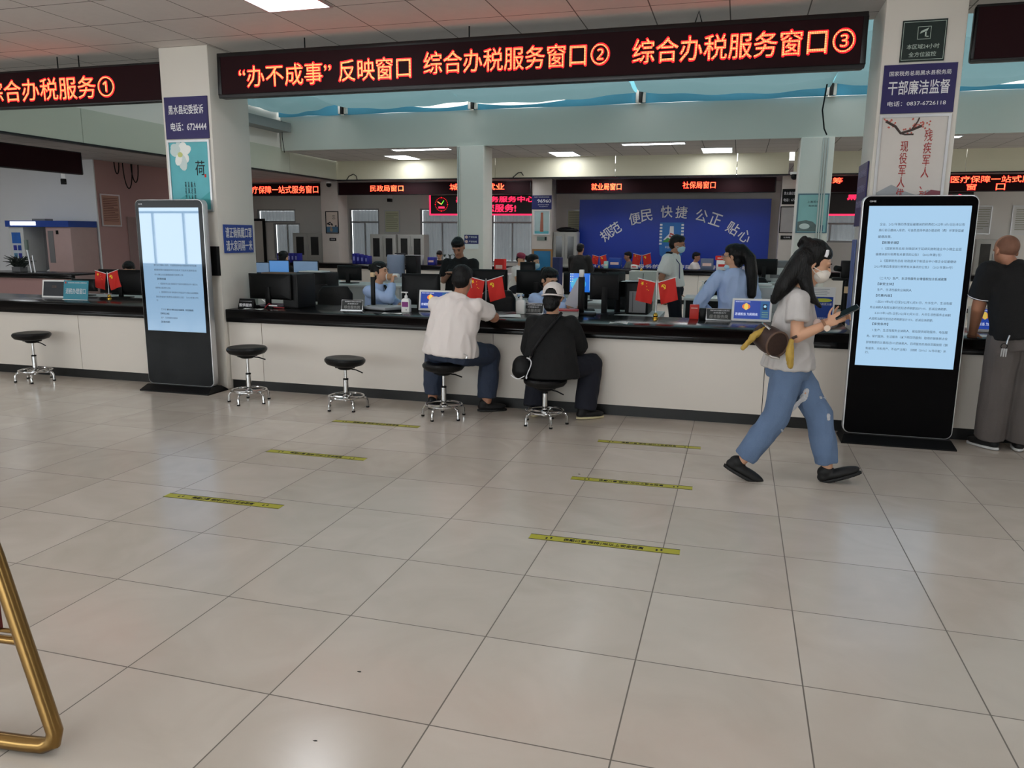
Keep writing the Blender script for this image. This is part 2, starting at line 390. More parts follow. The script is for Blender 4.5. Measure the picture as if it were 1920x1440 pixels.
for x in (-15, -10.4, -7.6, -2.8, 0, 4.2): ceiling_light(x, 18.7, ZL, .58, .58, 'unseen panel light added to brighten the rear counters, hidden behind the cream panel', 'added rear panel lights out of view')  # added out of sight to brighten the back of the room
ceiling_light(-9.1, 20.6, ZL, .95, .5, 'panel light touching the top of the civil affairs LED sign')
ceiling_light(-3.35, 20.6, ZL, .58, .5, 'panel light touching the top of the employment office LED sign')
ceiling_light(-.2, 20.6, ZL, .58, .5, 'panel light nearly hidden above the social security LED sign')
ceiling_light(-6.1, 20.6, ZL, .58, .5, 'panel light half hidden behind the middle column, above its LED sign')

# ---------------------------------------------------------------- blue cloth under the skylight
CLOTH = mat('teal_shade_cloth', (86, 146, 154), .8, var=.06, scale=2)
CLOTHB = mat('blue_shade_cloth', (70, 165, 205), .8, var=.08, scale=2)
for mm, tcx in ((CLOTH, (.062, .098, .103, 1)), (CLOTHB, (.05, .14, .19, 1))):
    nt = mm.node_tree; bs = nt.nodes['Principled BSDF']; tr = nt.nodes.new('ShaderNodeBsdfTranslucent'); mxs = nt.nodes.new('ShaderNodeMixShader')
    tr.inputs[0].default_value = tcx; mxs.inputs[0].default_value = .45
    nt.links.new(bs.outputs[0], mxs.inputs[1]); nt.links.new(tr.outputs[0], mxs.inputs[2]); nt.links.new(mxs.outputs[0], nt.nodes['Material Output'].inputs[0])
FIX = [-9.63, -8.1, -5.25, -1.95, 1.35, 4.6, 8.8]
where = ['at the far left end', 'left of the middle column', 'above the middle column', 'left of the hanging black cable', 'beside the pillar', 'at the far right end']
for i, (xa, xb) in enumerate(zip(FIX, FIX[1:])):
    t = thing('shade_cloth', 'teal cloth slung under the skylight %s' % where[i], 'cloth', ((xa+xb)/2, 11.3, 4.4), group='cloths slung under the skylight')
    hw = (xb-xa)/2-.03
    rnd = random.Random(i)
    k = rnd.uniform(-.06, .06)
    def f(u, v):
        y = -3.9+7.78*v; ph = (v*3) % 1.0
        sag = 4*ph*(1-ph)
        return V((-hw+2*hw*u, y, .12 - .3*max(0, ph-.6)*(v > .67)/.4 - sag*(.3+.06*math.sin(u*5+i)) - .16*4*u*(1-u)*(.5+sag*.5) + k*(u-.5) + .012*math.sin(u*21+v*9)))
    MB().grid(28, 60, f).build('cloth_sheet', CLOTH, t)
    def g(u, v):
        return V((-hw+2*hw*u, 3.92+.03*math.sin(u*9+i), -.36+.02*v+v*(.24+.16*math.sin(u*3.1+i*2))-.06*4*u*(1-u)*v))
    MB().grid(28, 3, g).build('lower_edge', CLOTHB, t)
for i, x in enumerate(FIX[1:-1]):
    t = thing('cloth_clip', 'white cloth clip with black strap on the green beam, %s' % ('leftmost', 'second from the left', 'middle one', 'fourth from the left', 'rightmost')[i], 'clip', (x, 15.2, 4.05))
    MB().box(-.06, .0, -.05, .08, 0, .42).box(.06, .12, -.03, .08, 0, .3).build('clip_body', WHITE, t, bevel=.01)
    MB().box(.005, .055, -.07, .05, 0, .4).build('strap', BLK, t)
# cable hanging beside the pillar
tag(MB().tube([(1.27, 14.5, 4.45), (1.24, 14.45, 4.1), (1.2, 14.45, 3.7), (1.25, 14.45, 3.4), (1.3, 14.45, 3.3)], .012, 8).build('hanging_cable', BLK), 'black cable hanging in front of the green beam beside the right pillar', 'cable')
tag(MB().tube([(-9.45, 15.1, 3.95), (-9.46, 15.1, 3.6), (-9.42, 15.1, 3.3)], .008, 6).build('hanging_wire', BLK), 'thin dark wire hanging at the left end of the green beam', 'wire')
b = MB()
for k in range(3):
    rr = (.1, .2, .16)[k]; b.tube([(-13.4, 14.6+.25*k+rr*(1-math.cos(a))*.7, 3.13-abs(math.sin(a))*(.25, .55, .4)[k]) for a in [PI*j/10 for j in range(11)]], .012, 6)
tag(b.build('cable_loops', BLK), 'loops of dark cable hanging from the ceiling at the rose wall', 'cable')

# ---------------------------------------------------------------- LED signs
def led_sign(label, x0, x1, z0, z1, y, texts, thick=.1, rods=(), cat='LED sign', frame=.018, brd=LEDB, m1=LEDR, m2=LEDY, b1=.026, b2=0):
    xc, zc = (x0+x1)/2, (z0+z1)/2
    t = thing('led_sign', label, cat, (xc, y, z0))
    hw, hh = (x1-x0)/2, z1-z0
    MB().box(-hw, hw, .012, thick, 0, hh).build('housing', LEDF, t, bevel=.02 if hh > .3 else .01)
    f = MB(); e = frame
    f.box(-hw, hw, 0, .02, 0, e).box(-hw, hw, 0, .02, hh-e, hh).box(-hw, -hw+e, 0, .02, e, hh-e).box(hw-e, hw, 0, .02, e, hh-e)
    f.build('frame', LEDF, t, bevel=.006)
    MB().box(-hw+e, hw-e, .006, .012, e, hh-e).build('board', brd, t)
    for s, xa, xb, zl, zh in texts:
        mw = face((xa+xb)/2-xc, .004, (zl+zh)/2-z0)
        if m1: text('lettering_glow', s, m1, t, face((xa+xb)/2-xc, .0058, (zl+zh)/2-z0), xb-xa+.012, zh-zl+.012, bold=b1, ext=.0004)  # wider red copy behind the letters stands in for their halo
        text('lettering', s, m2, t, mw, xb-xa, zh-zl, bold=b2, ext=.0004)
    for rx in rods: MB().cyl((rx-xc, .05, hh), (rx-xc, .05, ZC-z0), .006, n=8).build('hanger_rod', BLK, t)
    return t
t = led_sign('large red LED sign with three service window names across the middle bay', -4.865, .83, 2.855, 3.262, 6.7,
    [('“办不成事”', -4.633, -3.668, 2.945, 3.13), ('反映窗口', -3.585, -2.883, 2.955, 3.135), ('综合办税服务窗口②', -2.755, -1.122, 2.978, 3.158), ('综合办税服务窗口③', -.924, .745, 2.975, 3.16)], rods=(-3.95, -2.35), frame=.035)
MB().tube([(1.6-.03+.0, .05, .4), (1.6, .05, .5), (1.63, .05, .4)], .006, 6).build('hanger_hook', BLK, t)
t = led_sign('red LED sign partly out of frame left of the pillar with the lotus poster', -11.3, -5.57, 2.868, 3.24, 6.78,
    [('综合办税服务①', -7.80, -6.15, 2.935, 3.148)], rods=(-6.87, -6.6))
led_sign('dark switched-off LED sign right of the right pillar', 1.56, 7.3, 2.875, 3.27, 6.75, [])
BK = 21.15
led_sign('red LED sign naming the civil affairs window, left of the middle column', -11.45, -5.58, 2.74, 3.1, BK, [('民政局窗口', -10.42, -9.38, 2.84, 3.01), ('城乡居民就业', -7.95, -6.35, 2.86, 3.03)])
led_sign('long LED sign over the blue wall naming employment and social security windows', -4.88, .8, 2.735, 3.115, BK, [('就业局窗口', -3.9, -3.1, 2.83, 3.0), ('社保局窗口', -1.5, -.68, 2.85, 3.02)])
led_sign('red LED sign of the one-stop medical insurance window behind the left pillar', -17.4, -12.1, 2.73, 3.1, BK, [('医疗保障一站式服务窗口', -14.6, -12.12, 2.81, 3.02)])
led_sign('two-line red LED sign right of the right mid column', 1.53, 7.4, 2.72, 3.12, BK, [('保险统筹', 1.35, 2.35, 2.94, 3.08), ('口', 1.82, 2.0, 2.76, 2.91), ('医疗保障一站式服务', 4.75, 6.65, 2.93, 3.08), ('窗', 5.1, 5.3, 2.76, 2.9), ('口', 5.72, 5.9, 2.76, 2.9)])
def led_screen(label, x0, x1, z0, z1, y, clock, texts):
    t = thing('led_screen', label, 'LED screen', ((x0+x1)/2, y, z0)); hw, hh, xc = (x1-x0)/2, z1-z0, (x0+x1)/2
    MB().box(-hw, hw, .01, .1, 0, hh).build('housing', LEDF, t, bevel=.01)
    MB().box(-hw+.02, hw-.02, .004, .01, .02, hh-.02).build('board', mat('led_screen_board', (50, 46, 46), .5, var=.1), t)
    MB().box(-hw+.0, hw, 0, .006, 0, .045).box(-hw, -hw+.045, 0, .006, .045, hh).build('border_light', LEDP, t)
    cx, cz, r = clock
    c = MB()
    for k in range(24):
        a = 2*PI*k/24; q = .018 if k % 6 else .03
        c.box(cx-xc+r*math.sin(a)-q/2, cx-xc+r*math.sin(a)+q/2, 0, .004, cz-z0+r*math.cos(a)-q/2, cz-z0+r*math.cos(a)+q/2)
    c.build('clock_dial', LEDR, t)
    for a, l, wd, m in ((math.radians(-58), r*.75, .03, LEDY), (math.radians(35), r*.7, .02, mat('led_green_light', (120, 255, 60), emit=1.5))):
        MB().loft([[V((cx-xc+sx*wd/2*math.cos(a)+l*k*math.sin(a), -.004, cz-z0-sx*wd/2*math.sin(a)+l*k*math.cos(a))) for sx, k in ((-1, 0), (1, 0), (1, 1), (-1, 1))], [V((cx-xc+sx*wd/2*math.cos(a)+l*k*math.sin(a), 0, cz-z0-sx*wd/2*math.sin(a)+l*k*math.cos(a))) for sx, k in ((-1, 0), (1, 0), (1, 1), (-1, 1))]]).build('clock_hand', m, t)
    MB().box(cx-xc-.1, cx-xc+.1, 0, .004, cz-z0-r*.62, cz-z0-r*.35).build('date_readout', LEDP, t)
    for s, xa, xb, zl, zh in texts: text('lettering', s, LEDP, t, face((xa+xb)/2-xc, .002, (zl+zh)/2-z0), xb-xa, zh-zl, bold=.03)
led_screen('LED screen with red clock and welcome text behind the middle column', -9.28, -5.85, 2.21, 2.81, 22.88, (-8.88, 2.54, .2), [('黑水县政务服务中心', -8.4, -5.93, 2.60, 2.77), ('为您服务!', -7.75, -6.5, 2.31, 2.54)])
led_screen('LED screen with red clock under the two-line sign by the right pillar', 1.48, 5.7, 2.21, 2.81, 22.88, (2.02, 2.52, .2), [('黑水县政务服务中心', 2.7, 5.55, 2.62, 2.76)])
led_screen_left = led_sign('switched-off black LED sign on the left side of the hall', -14.9, -12.36, 2.58, 2.98, 11.0, [])
led_screen_left.rotation_euler = (0, 0, math.radians(14))
led_screen_left.location = (-11.6, 10.6, 2.62); led_screen_left.rotation_euler = (0, 0, PI/2)
# ---------------------------------------------------------------- front service counter
def counter(label, x0, x1, y0, y1, joints, zt=.83, panel=PANELW, rotz=0, plinth=True, za=.70):
    xc = (x0+x1)/2; t = thing('service_counter', label, 'counter', (xc, y0, 0)); hw = (x1-x0)/2; d = y1-y0
    MB().box(-hw, hw, 0, d, zt-.03, zt).box(-hw, hw, 0, .04, za, zt-.03).build('countertop', BLACKG, t, bevel=.006)
    b = MB(); xs = [-hw]+[j-xc for j in joints]+[hw]
    for a, c in zip(xs, xs[1:]): b.box(a+.003, c-.003, .035, .06, .10, za)
    b.build('front_panel', panel, t, smooth=False)
    MB().box(-hw, hw, .06, .075, .10, zt-.03).build('backing', BLACKP, t)
    MB().box(-hw, hw, .062, .1, 0, .10).build('plinth', BLACKP, t)
    return t
counter('long white-fronted service counter with black granite top between the two pillars', -4.99, .94, 6.77, 7.6, [-4.6, -2.14, .27])
counter('white-fronted counter section with black top left of the lotus poster pillar', -10.2, -5.57, 6.77, 7.6, [-8.9, -6.9])
counter('counter section with black top behind the person in black polo shirt', 1.52, 6.0, 6.77, 7.6, [3.4])

# ---------------------------------------------------------------- floor standing display kiosks
def rrect(hw, z0, z1, r, n=6):
    P = []
    for cx, cz, a0 in ((hw-r, z1-r, 0), (-hw+r, z1-r, 90), (-hw+r, z0+r, 180), (hw-r, z0+r, 270)):
        for k in range(n+1):
            a = math.radians(a0+90*k/n); P.append((cx+r*math.cos(a), cz+r*math.sin(a)))
    return P
def kiosk(label, x, y, screen_m, lines):
    t = thing('display_kiosk', label, 'display kiosk', (x, 6.58, 0))
    MB().loft([[V(p) for p in ((-.41, -.165, 0), (.41, -.165, 0), (.41, .155, 0), (-.41, .155, 0))], [V(p) for p in ((-.41, -.165, .012), (.41, -.165, .012), (.41, .155, .012), (-.41, .155, .012))], [V(p) for p in ((-.385, -.08, .06), (.385, -.08, .06), (.385, .08, .06), (-.385, .08, .06))]]).build('base', BLK, t, smooth=False)
    MB().prism(rrect(.395, .06, 1.91, .055), -.045, .03).build('housing', ALU, t, bevel=.004)
    MB().prism(rrect(.387, .068, 1.902, .05), -.05, -.0448).build('front_glass', GLOSSB, t)
    MB().box(-.347, .347, -.0512, -.05, .613, 1.832).build('screen', screen_m, t)
    text('maker_mark', 'OME', TXTW, t, face(-.325, -.0512, 1.866), .045, .012, bold=.02)
    for s, xl, z, wd, h, bold in lines:
        text('screen_text', s, TXTK if bold else mat('grey_screen_text', (62, 74, 92), .6), t, face(xl+wd/2, -.0516, z), wd, h, bold=.012 if bold else 0, ext=.0002, res=1)
    return t
SCR = mat('lit_pale_blue_screen', (20, 24, 30), .05, spec=.5, emit=1.0, ec=(168, 205, 235), var=.0)
SCR2 = mat('lit_dim_blue_screen', (12, 16, 20), .02, spec=1.0, emit=.8, ec=(150, 188, 222), var=.0)
def zR(y): return 1.848-(y-382)/(687-382)*1.219      # line heights on the page, top to bottom
RT = [('企业，2021年第四季度延缓缴纳的税费在2022年1月1日后本公告', 417, .085, .60, 0), ('施行前已缴纳入库的，可自愿选择申请办理退税（费）并享受延缓', 428, .082, .60, 0), ('缓缴政策。', 440, .08, .1, 0),
 ('【政策依据】', 451, .115, .115, 1), ('1.《国家税务总局 财政部关于延续实施制造业中小微企业延', 462, .115, .565, 0), ('缓缴纳部分税费有关事项的公告》（2022年第2号）', 473, .075, .47, 0), ('2.《国家税务总局 财政部关于制造业中小微企业延缓缴纳', 485, .112, .54, 0), ('2021年第四季度部分税费有关事项的公告》（2021年第30号）', 496, .075, .56, 0),
 ('（二十九）生产、生活性服务业增值税加计抵减政策', 518, .12, .48, 1), ('【享受主体】', 529, .11, .115, 1), ('生产、生活性服务业纳税人', 540, .11, .25, 0), ('【优惠内容】', 551, .105, .115, 1),
 ('1.自2019年4月1日至2022年12月31日，允许生产、生活性服', 563, .108, .55, 0), ('务业纳税人按照当期可抵扣进项税额加计10%，抵减应纳税额。', 574, .07, .56, 0), ('2.2019年10月1日至2022年12月31日，允许生活性服务业纳税', 585, .108, .55, 0), ('人按照当期可抵扣进项税额加计15%，抵减应纳税额。', 596, .07, .47, 0), ('【享受条件】', 606, .1, .115, 1),
 ('1.生产、生活性服务业纳税人，是指提供邮政服务、电信服', 618, .105, .545, 0), ('务、现代服务、生活服务（以下称四项服务）取得的销售额占全', 630, .066, .59, 0), ('部销售额的比重超过50%的纳税人。四项服务的具体范围按照《销', 642, .066, .595, 0), ('售服务、无形资产、不动产注释》（财税〔2016〕36号印发）执', 654, .066, .59, 0), ('行。', 662, .066, .03, 0)]
kiosk('black display kiosk showing a pale blue page of text, by the person in black polo', 1.277, 6.625, SCR,
      [(s, -.347+a*1.0, zR(y)-.012, wd*.96, .021, b) for s, y, a, wd, b in RT])
def zL(y): return 1.815-(y-392)/(621-392)*1.203
LT = [('施行前已缴纳入库的，可自愿选择申请办理退税并享受延缓', 493, .13, .5, 0), ('缓缴政策依据国家税务总局关于延续实施制造业', 502, .13, .5, 0), ('中小微企业延缓缴纳部分税费公告', 511, .13, .34, 0), ('【政策依据】', 519, .16, .1, 1), ('1.《国家税务总局 财政部关于延续实施制造业中小微企业', 528, .17, .46, 0), ('税费有关事项的公告》', 536, .13, .18, 0), ('2.《国家税务总局 财政部关于制造业中小微企业延缓缴纳', 544, .17, .46, 0), ('第四季度部分税费有关事项的公告》（2021年第30号）', 553, .13, .5, 0), ('号）', 560, .13, .02, 0),
 ('（二十八）服务业小微企业加计抵减政策，享受优惠政策', 577, .18, .38, 1), ('【享受主体】', 585, .17, .1, 1), ('生产、生活性服务业纳税人', 593, .17, .2, 0), ('【优惠内容】', 601, .17, .1, 1)]
LT += [] and [('增值税一般纳税人适用优惠政策的公告内容如下', y, .13, .45, 0) for y in (420, 432, 444, 456, 468)]
kiosk('black display kiosk reflecting bright windows, in front of the lotus poster pillar', -5.395, 6.6, SCR2, [(s, -.347+a, zL(y)-.012, wd, .019, b) for s, y, a, wd, b in LT])

# ---------------------------------------------------------------- swivel stools
def stool(label, x, y, sz, rot, seat_off=(0, 0), tilt=0):
    t = thing('swivel_stool', label, 'stool', (x, y, 0), rot, group='round stools at the front counter')
    ox, oy = seat_off
    m = Matrix.Translation((ox, oy, sz)) @ Matrix.Rotation(tilt, 4, 'Y')
    MB().lathe([(.0, -.075), (.12, -.075), (.165, -.06), (.185, -.035), (.187, -.018), (.175, -.003), (.15, .002), (.09, -.004), (0, -.007)], 40).xf(m).build('seat', LEATH, t)
    MB().lathe([(.05, -.11), (.07, -.1), (.08, -.074), (.0, -.074)], 20).box(-.09, .09, -.03, .03, -.095, -.074).xf(m).build('seat_plate', BLK, t, bevel=.006)
    MB().tube([(.03, 0, -.1), (.1, -.02, -.11), (.16, -.04, -.135)], .006, 8).xf(m).build('lever', BLK, t)
    MB().cyl((ox*.3, oy*.3, .22), (ox*.7, oy*.7, sz-.09), .0135, n=16).build('gas_spring', CHROME, t)
    MB().lathe([(.0, .07), (.024, .07), (.024, .268), (.021, .272), (0, .272)], 20).build('column_sleeve', CHROME, t)
    MB().lathe([(.0, .268), (.025, .268), (.025, .28), (.014, .285), (0, .285)], 20).build('collar', BLK, t)
    MB().tube([(.16*math.cos(a), .16*math.sin(a), .115) for a in [2*PI*k/40 for k in range(40)]], .0095, 10, closed=True).build('foot_ring', CHROME, t)
    MB().lathe([(0, .075), (.036, .08), (.036, .115), (.024, .125), (0, .125)], 20).build('hub', CHROME, t)
    for k in range(5):
        a = 2*PI*k/5
        def q(r, z): return (r*math.cos(a), r*math.sin(a), z)
        l = MB().tube([q(.02, .098), q(.1, .098), q(.155, .099), q(.178, .09), q(.19, .068), q(.193, .012)], .0115, 10).build('leg', CHROME, t)
        MB().lathe([(0, 0), (.015, 0), (.015, .014), (0, .016)], 12, q(.193, 0)).build('glide', BLK, l)
    return t
stool('empty round black stool on chrome legs, farthest left, before the teal window plate', -7.25, 6.52, .525, .3)
stool('empty round black stool on chrome legs just right of the left display kiosk', -4.43, 6.3, .535, 1.0)
stool('empty round black stool on chrome legs left of the person in white T-shirt', -3.42, 6.34, .475, .5, tilt=.04)
stool('round stool on chrome legs under the seated person in white T-shirt', -2.43, 6.28, .49, .75)
stool('round stool on chrome legs under the seated person in white cap', -1.52, 6.32, .40, .2)

# ---------------------------------------------------------------- floor tapes
TAPE = mat('yellow_floor_tape', (176, 172, 44), .4, var=.1, scale=9)
for (xa, ya, xb, yb), lab in zip([(-3.28, 5.85, -2.5, 5.87), (-3.27, 4.85, -2.49, 4.86), (-3.29, 3.79, -2.51, 3.81), (-.98, 5.89, -.19, 5.92), (-.985, 4.885, -.195, 4.905), (-.99, 3.812, -.195, 3.826)],
    ['yellow distance tape on the floor, nearest the person in white T-shirt', 'yellow distance tape on the floor, middle one of the left row of three', 'yellow distance tape on the floor, left row, farthest from the counter', 'yellow distance tape on the floor, right row, closest to the counter', 'yellow distance tape on the floor, middle one of the right row of three', 'yellow distance tape on the floor, right row, farthest from the counter and largest in view']):
    ang = math.atan2(yb-ya, xb-xa); t = thing('floor_tape', lab, 'floor tape', ((xa+xb)/2, (ya+yb)/2, 0), ang, 'yellow distance tapes on the floor')
    MB().box(-.395, .395, -.034, .034, 0, .0012).build('strip', TAPE, t)
    b = MB()
    for s in (-1, 1): b.box(-.395, .395, s*.033-.0025, s*.033+.0025, .0012, .0016)
    b.build('edge_line', TXTK, t)
    text('lettering', '佩戴口罩 保持1米以上安全距离', TXTK, t, Matrix.Translation((0, 0, .0013)), .42, .034, bold=.015, ext=.0003)
    b = MB()
    for s in (-1, 1):
        for q in (-.012, .012): b.ell((s*.29+q, .004*q/.012, .0014), (.006, .014, .0004), 8, 4)
    b.build('footprint_mark', TXTK, t)

# ---------------------------------------------------------------- signs and posters on the pillars
def board(name, label, cat, x0, x1, z0, z1, y, m, th=.012, facing=None):
    t = thing(name, label, cat, ((x0+x1)/2, y, z0)); hw = (x1-x0)/2
    MB().box(-hw, hw, -th, 0, 0, z1-z0).build('panel', m, t)
    return t
t = board('sign_board', 'purple complaint hotline sign on the left pillar above the lotus poster', 'sign', -5.525, -5.03, 2.5, 2.895, 6.75, NAVY)
text('lettering', '黑水县纪委投诉', TXTW, t, face(0, -.013, .275), .40, .085, bold=.02)
text('lettering', '电话：6724444', TXTW, t, face(.02, -.013, .115), .41, .08, bold=.02)
def framed(name, label, x0, x1, z0, z1, y, bg, fr=ALU, fw=.02, cat='poster', par=None):
    t = thing(name, label, cat, ((x0+x1)/2, y, z0)); hw, hh = (x1-x0)/2, z1-z0
    MB().box(-hw, hw, -.022, 0, 0, fw).box(-hw, hw, -.022, 0, hh-fw, hh).box(-hw, -hw+fw, -.022, 0, fw, hh-fw).box(hw-fw, hw, -.022, 0, fw, hh-fw).build('frame', fr, t)
    MB().box(-hw+fw, hw-fw, -.012, 0, fw, hh-fw).build('print', bg, t)
    return t
TEALP = mat('teal_poster_print', (92, 180, 190), .4, var=.25, scale=3)
t = framed('lotus_poster', 'teal lotus flower poster in a silver frame on the left pillar', -5.52, -5.03, 1.80, 2.488, 6.75, TEALP)
b = MB()
for k, (a, l, wd) in enumerate(((100, .13, .032), (60, .12, .05), (140, .13, .05), (25, .14, .045), (165, .12, .045), (-40, .12, .05), (-75, .17, .05), (-110, .12, .04))):
    ca, sa = math.cos(math.radians(a)), math.sin(math.radians(a)); c0 = (-.10, .56); pts = []
    for s in range(12):
        u = 2*PI*s/12; lx, lz = l/2+l/2*math.cos(u), wd*math.sin(u); pts.append((c0[0]+lx*ca-lz*sa, c0[1]+lx*sa+lz*ca))
    MB().prism(pts, -.0135-.0003*k, -.0125-.0003*k).build('petal_print', mat('white_petal_print', (238, 242, 238), .5) if k % 2 else mat('shaded_petal_print', (206, 222, 220), .5), t)
MB().ell((-.10, -.0165, .55), (.03, .001, .025)).build('flower_heart_print', mat('lime_heart_print', (196, 204, 130), .5), t)
MB().prism([(-.225, .02), (.225, .02), (.225, .2), (.1, .12), (-.05, .17), (-.225, .08)], -.0128, -.0122).build('leaf_print', mat('deep_teal_print', (70, 165, 170), .5, var=.15), t)
text('lettering', '荷', TXTK, t, face(.12, -.014, .42), .11, .14, bold=-.01)
for i, s in enumerate(('荷花出泥', '清风入怀', '廉洁从政', '水清如镜')): text('lettering', '\n'.join(s), TXTK, t, face(-.06+.035*i, -.014, .17), .02, .24)
MB().box(.165, .185, -.0135, -.0125, .33, .36).build('seal_mark', FLAGR, t)
t = board('wall_box', 'narrow black box on the left pillar behind the kiosk edge', 'box', -5.09, -5.0, 1.17, 1.46, 6.75, BLK, th=.05)
t = thing('sign_board', 'blue mask and distance notice on the side of the left pillar', 'sign', (-4.995, 7.065, 1.392), PI/2)
MB().box(-.245, .245, -.008, 0, 0, .285).build('panel', BLUEB, t)
text('lettering', '请正确佩戴口罩', TXTW, t, face(0, -.009, .205), .44, .105, bold=.015)
text('lettering', '请大家间隔一米', TXTW, t, face(0, -.009, .075), .44, .105, bold=.015)
t = board('sign_board', 'dark green surveillance camera sign at the top of the right pillar', 'sign', 1.075, 1.377, 2.893, 3.185, 6.75, GREENB)
text('lettering', '本区域24小时', mat('pale_green_lettering', (190, 205, 195), .5), t, face(0, -.013, .105), .22, .034, bold=.005)
text('lettering', '全方位监控', mat('pale_green_lettering'), t, face(0, -.013, .05), .185, .034, bold=.005)
pg = mat('pale_green_lettering')
b = MB(); b.box(-.045, .045, -.0135, -.012, .155, .158).box(-.045, .045, -.0135, -.012, .242, .245).box(-.045, -.042, -.0135, -.012, .155, .245).box(.042, .045, -.0135, -.012, .155, .245)
b.prism([(-.03, .195), (.02, .215), (.03, .235), (-.022, .213)], -.0135, -.012).prism([(.005, .17), (.015, .17), (.015, .208), (.005, .205)], -.0135, -.012).prism([(.005, .17), (.03, .17), (.03, .177), (.005, .177)], -.0135, -.012)
b.build('camera_mark', pg, t)
b = MB(); b.box(-.143, .143, -.0135, -.012, .012, .015).box(-.143, .143, -.0135, -.012, .277, .28).box(-.143, -.14, -.0135, -.012, .012, .28).box(.14, .143, -.0135, -.012, .012, .28)
b.build('border_line', pg, t)
t = board('sign_board', 'purple integrity supervision phone sign on the right pillar', 'sign', .975, 1.475, 2.525, 2.876, 6.75, NAVY)
text('lettering', '国家税务总局黑水县税务局', TXTW, t, face(.0, -.013, .287), .42, .034, bold=.01)
text('lettering', '干部廉洁监督', TXTW, t, face(0, -.013, .185), .42, .1, bold=.015)
text('lettering', '电话：0837-6726118', TXTW, t, face(-.005, -.013, .07), .40, .036, bold=.01)
t = framed('blossom_poster', 'white poster with plum blossom branch and red lettering on the right pillar', .975, 1.468, 1.5, 2.515, 6.75, mat('pale_poster_print', (212, 206, 200), .4, var=.05))
REDL = mat('dull_red_lettering', (168, 44, 40), .6)
text('lettering', '\n'.join('残疾军人、烈属'), REDL, t, face(.105, -.014, .59), .055, .62, bold=.005)
text('lettering', '\n'.join('现役军人优先'), REDL, t, face(-.055, -.014, .56), .055, .52, bold=.005)
MB().tube([(-.2, -.014, .97), (-.13, -.014, .93), (-.09, -.014, .88), (-.02, -.014, .9), (.05, -.014, .93)], .009, 6).tube([(-.02, -.014, .9), (.02, -.014, .96), (.03, -.014, .99)], .005, 6).tube([(-.09, -.014, .88), (-.06, -.014, .87), (0, -.014, .87)], .006, 6).build('branch_print', mat('dark_branch_print', (70, 58, 54), .7), t)
b = MB(); rnd = random.Random(3)
for k in range(46):
    cx, cz = rnd.choice([(-.19, .97), (-.15, .95), (.03, .92), (.02, .96), (.06, .935), (-.03, .9)]); b.ell((cx+rnd.gauss(0, .022), -.014, cz+rnd.gauss(0, .016)), (.007, .001, .007), 7, 4)
b.build('blossom_print', mat('pink_blossom_print', (196, 104, 92), .6), t)
MB().prism([(-.225, .3), (.225, .3), (.225, .42), (.14, .46), (.06, .42), (-.02, .45), (-.12, .5), (-.225, .44)], -.0132, -.0122).build('hill_print', mat('grey_hill_print', (160, 164, 168), .6, var=.15), t)
MB().prism([(.1, .3), (.225, .3), (.225, .45), (.16, .46), (.11, .42)], -.0136, -.0132).build('flower_print', mat('wine_flower_print', (130, 70, 82), .6, var=.2), t)
t = thing('sign_board', 'narrow purple notices on the side of the right pillar, seen edge-on', 'sign', (.945, 7.1, 1.69), -PI/2)
MB().box(-.25, .25, -.008, 0, 0, .5).build('panel', NAVY, t)
for z in (.42, .3, .18): text('lettering', '黑水县举报电话', mat('faint_white_lettering', (150, 146, 180), .6), t, face(0, -.0095, z), .4, .06)
t = thing('banner', 'tall blue and white banner at the back edge of the right pillar', 'banner', (.945, 7.25, .86), -PI/2)
MB().box(-.1, .1, -.008, 0, 0, .72).build('panel', mat('blue_white_banner', (96, 112, 170), .5, var=.5, scale=9), t)

# ---------------------------------------------------------------- brass sign stand in the foreground
t = thing('sign_stand', 'brass tubular sign stand with red board at the left edge of the photo', 'sign stand', (-1.93, 1.67, 0))
P = [(-.36, .0, 1.25), (-.155, 0, .62), (-.02, 0, .13), (-.002, -.002, .075), (-.008, -.006, .04), (-.04, -.012, .026), (-.10, -.02, .0245), (-.7, -.08, .0245)]
MB().tube(P, .0245, 16).build('tube_frame', BRASS, t)
MB().tube([(-.082, 0, .36), (-.6, -.05, .36)], .013, 12).tube([(-.09, 0, .39), (-.6, -.05, .39)], .007, 10).build('crossbar', BRASS, t)
MB().box(-.7, -.16, -.02, .0, .395, 1.1).build('board', mat('dark_red_board', (110, 24, 18), .4, var=.2), t)
# ---------------------------------------------------------------- people
JEANS = mat('washed_blue_denim', (98, 120, 152), .8, var=.18, scale=9, bump=.3, bscale=160)
DKJEAN = mat('dark_blue_denim', (44, 54, 74), .8, var=.2, scale=9, bump=.3, bscale=160)
BLKCL = mat('black_cloth', (13, 13, 14), .85, var=.25, scale=9, bump=.3, bscale=120)
NAVYCL = mat('navy_trouser_cloth', (22, 24, 36), .85, var=.2, scale=9)
GREYCL = mat('grey_trouser_cloth', (92, 86, 84), .8, var=.12, scale=7, bump=.2, bscale=90)
WHITET = mat('white_cotton', (228, 220, 216), .8, var=.03, scale=7)
GREYT = mat('heather_grey_cotton', (192, 188, 186), .85, var=.06, scale=30)
BLUESH = mat('light_blue_uniform_cloth', (178, 200, 240), .75, var=.06, scale=7)
WHITESH = mat('white_uniform_cloth', (224, 221, 217), .75, var=.04, scale=7)
DARKJK = mat('dark_jacket_cloth', (30, 27, 26), .8, var=.2)
GREYJK = mat('grey_jacket_cloth', (96, 96, 92), .8, var=.15)
MASKW = mat('white_face_mask', (226, 218, 208), .8, var=.02)
MASKB = mat('pale_blue_face_mask', (176, 208, 222), .8, var=.03)
SOLE = mat('cream_shoe_sole', (200, 188, 150), .6)
SHOE = mat('black_shoe', (14, 14, 15), .6, var=.2)
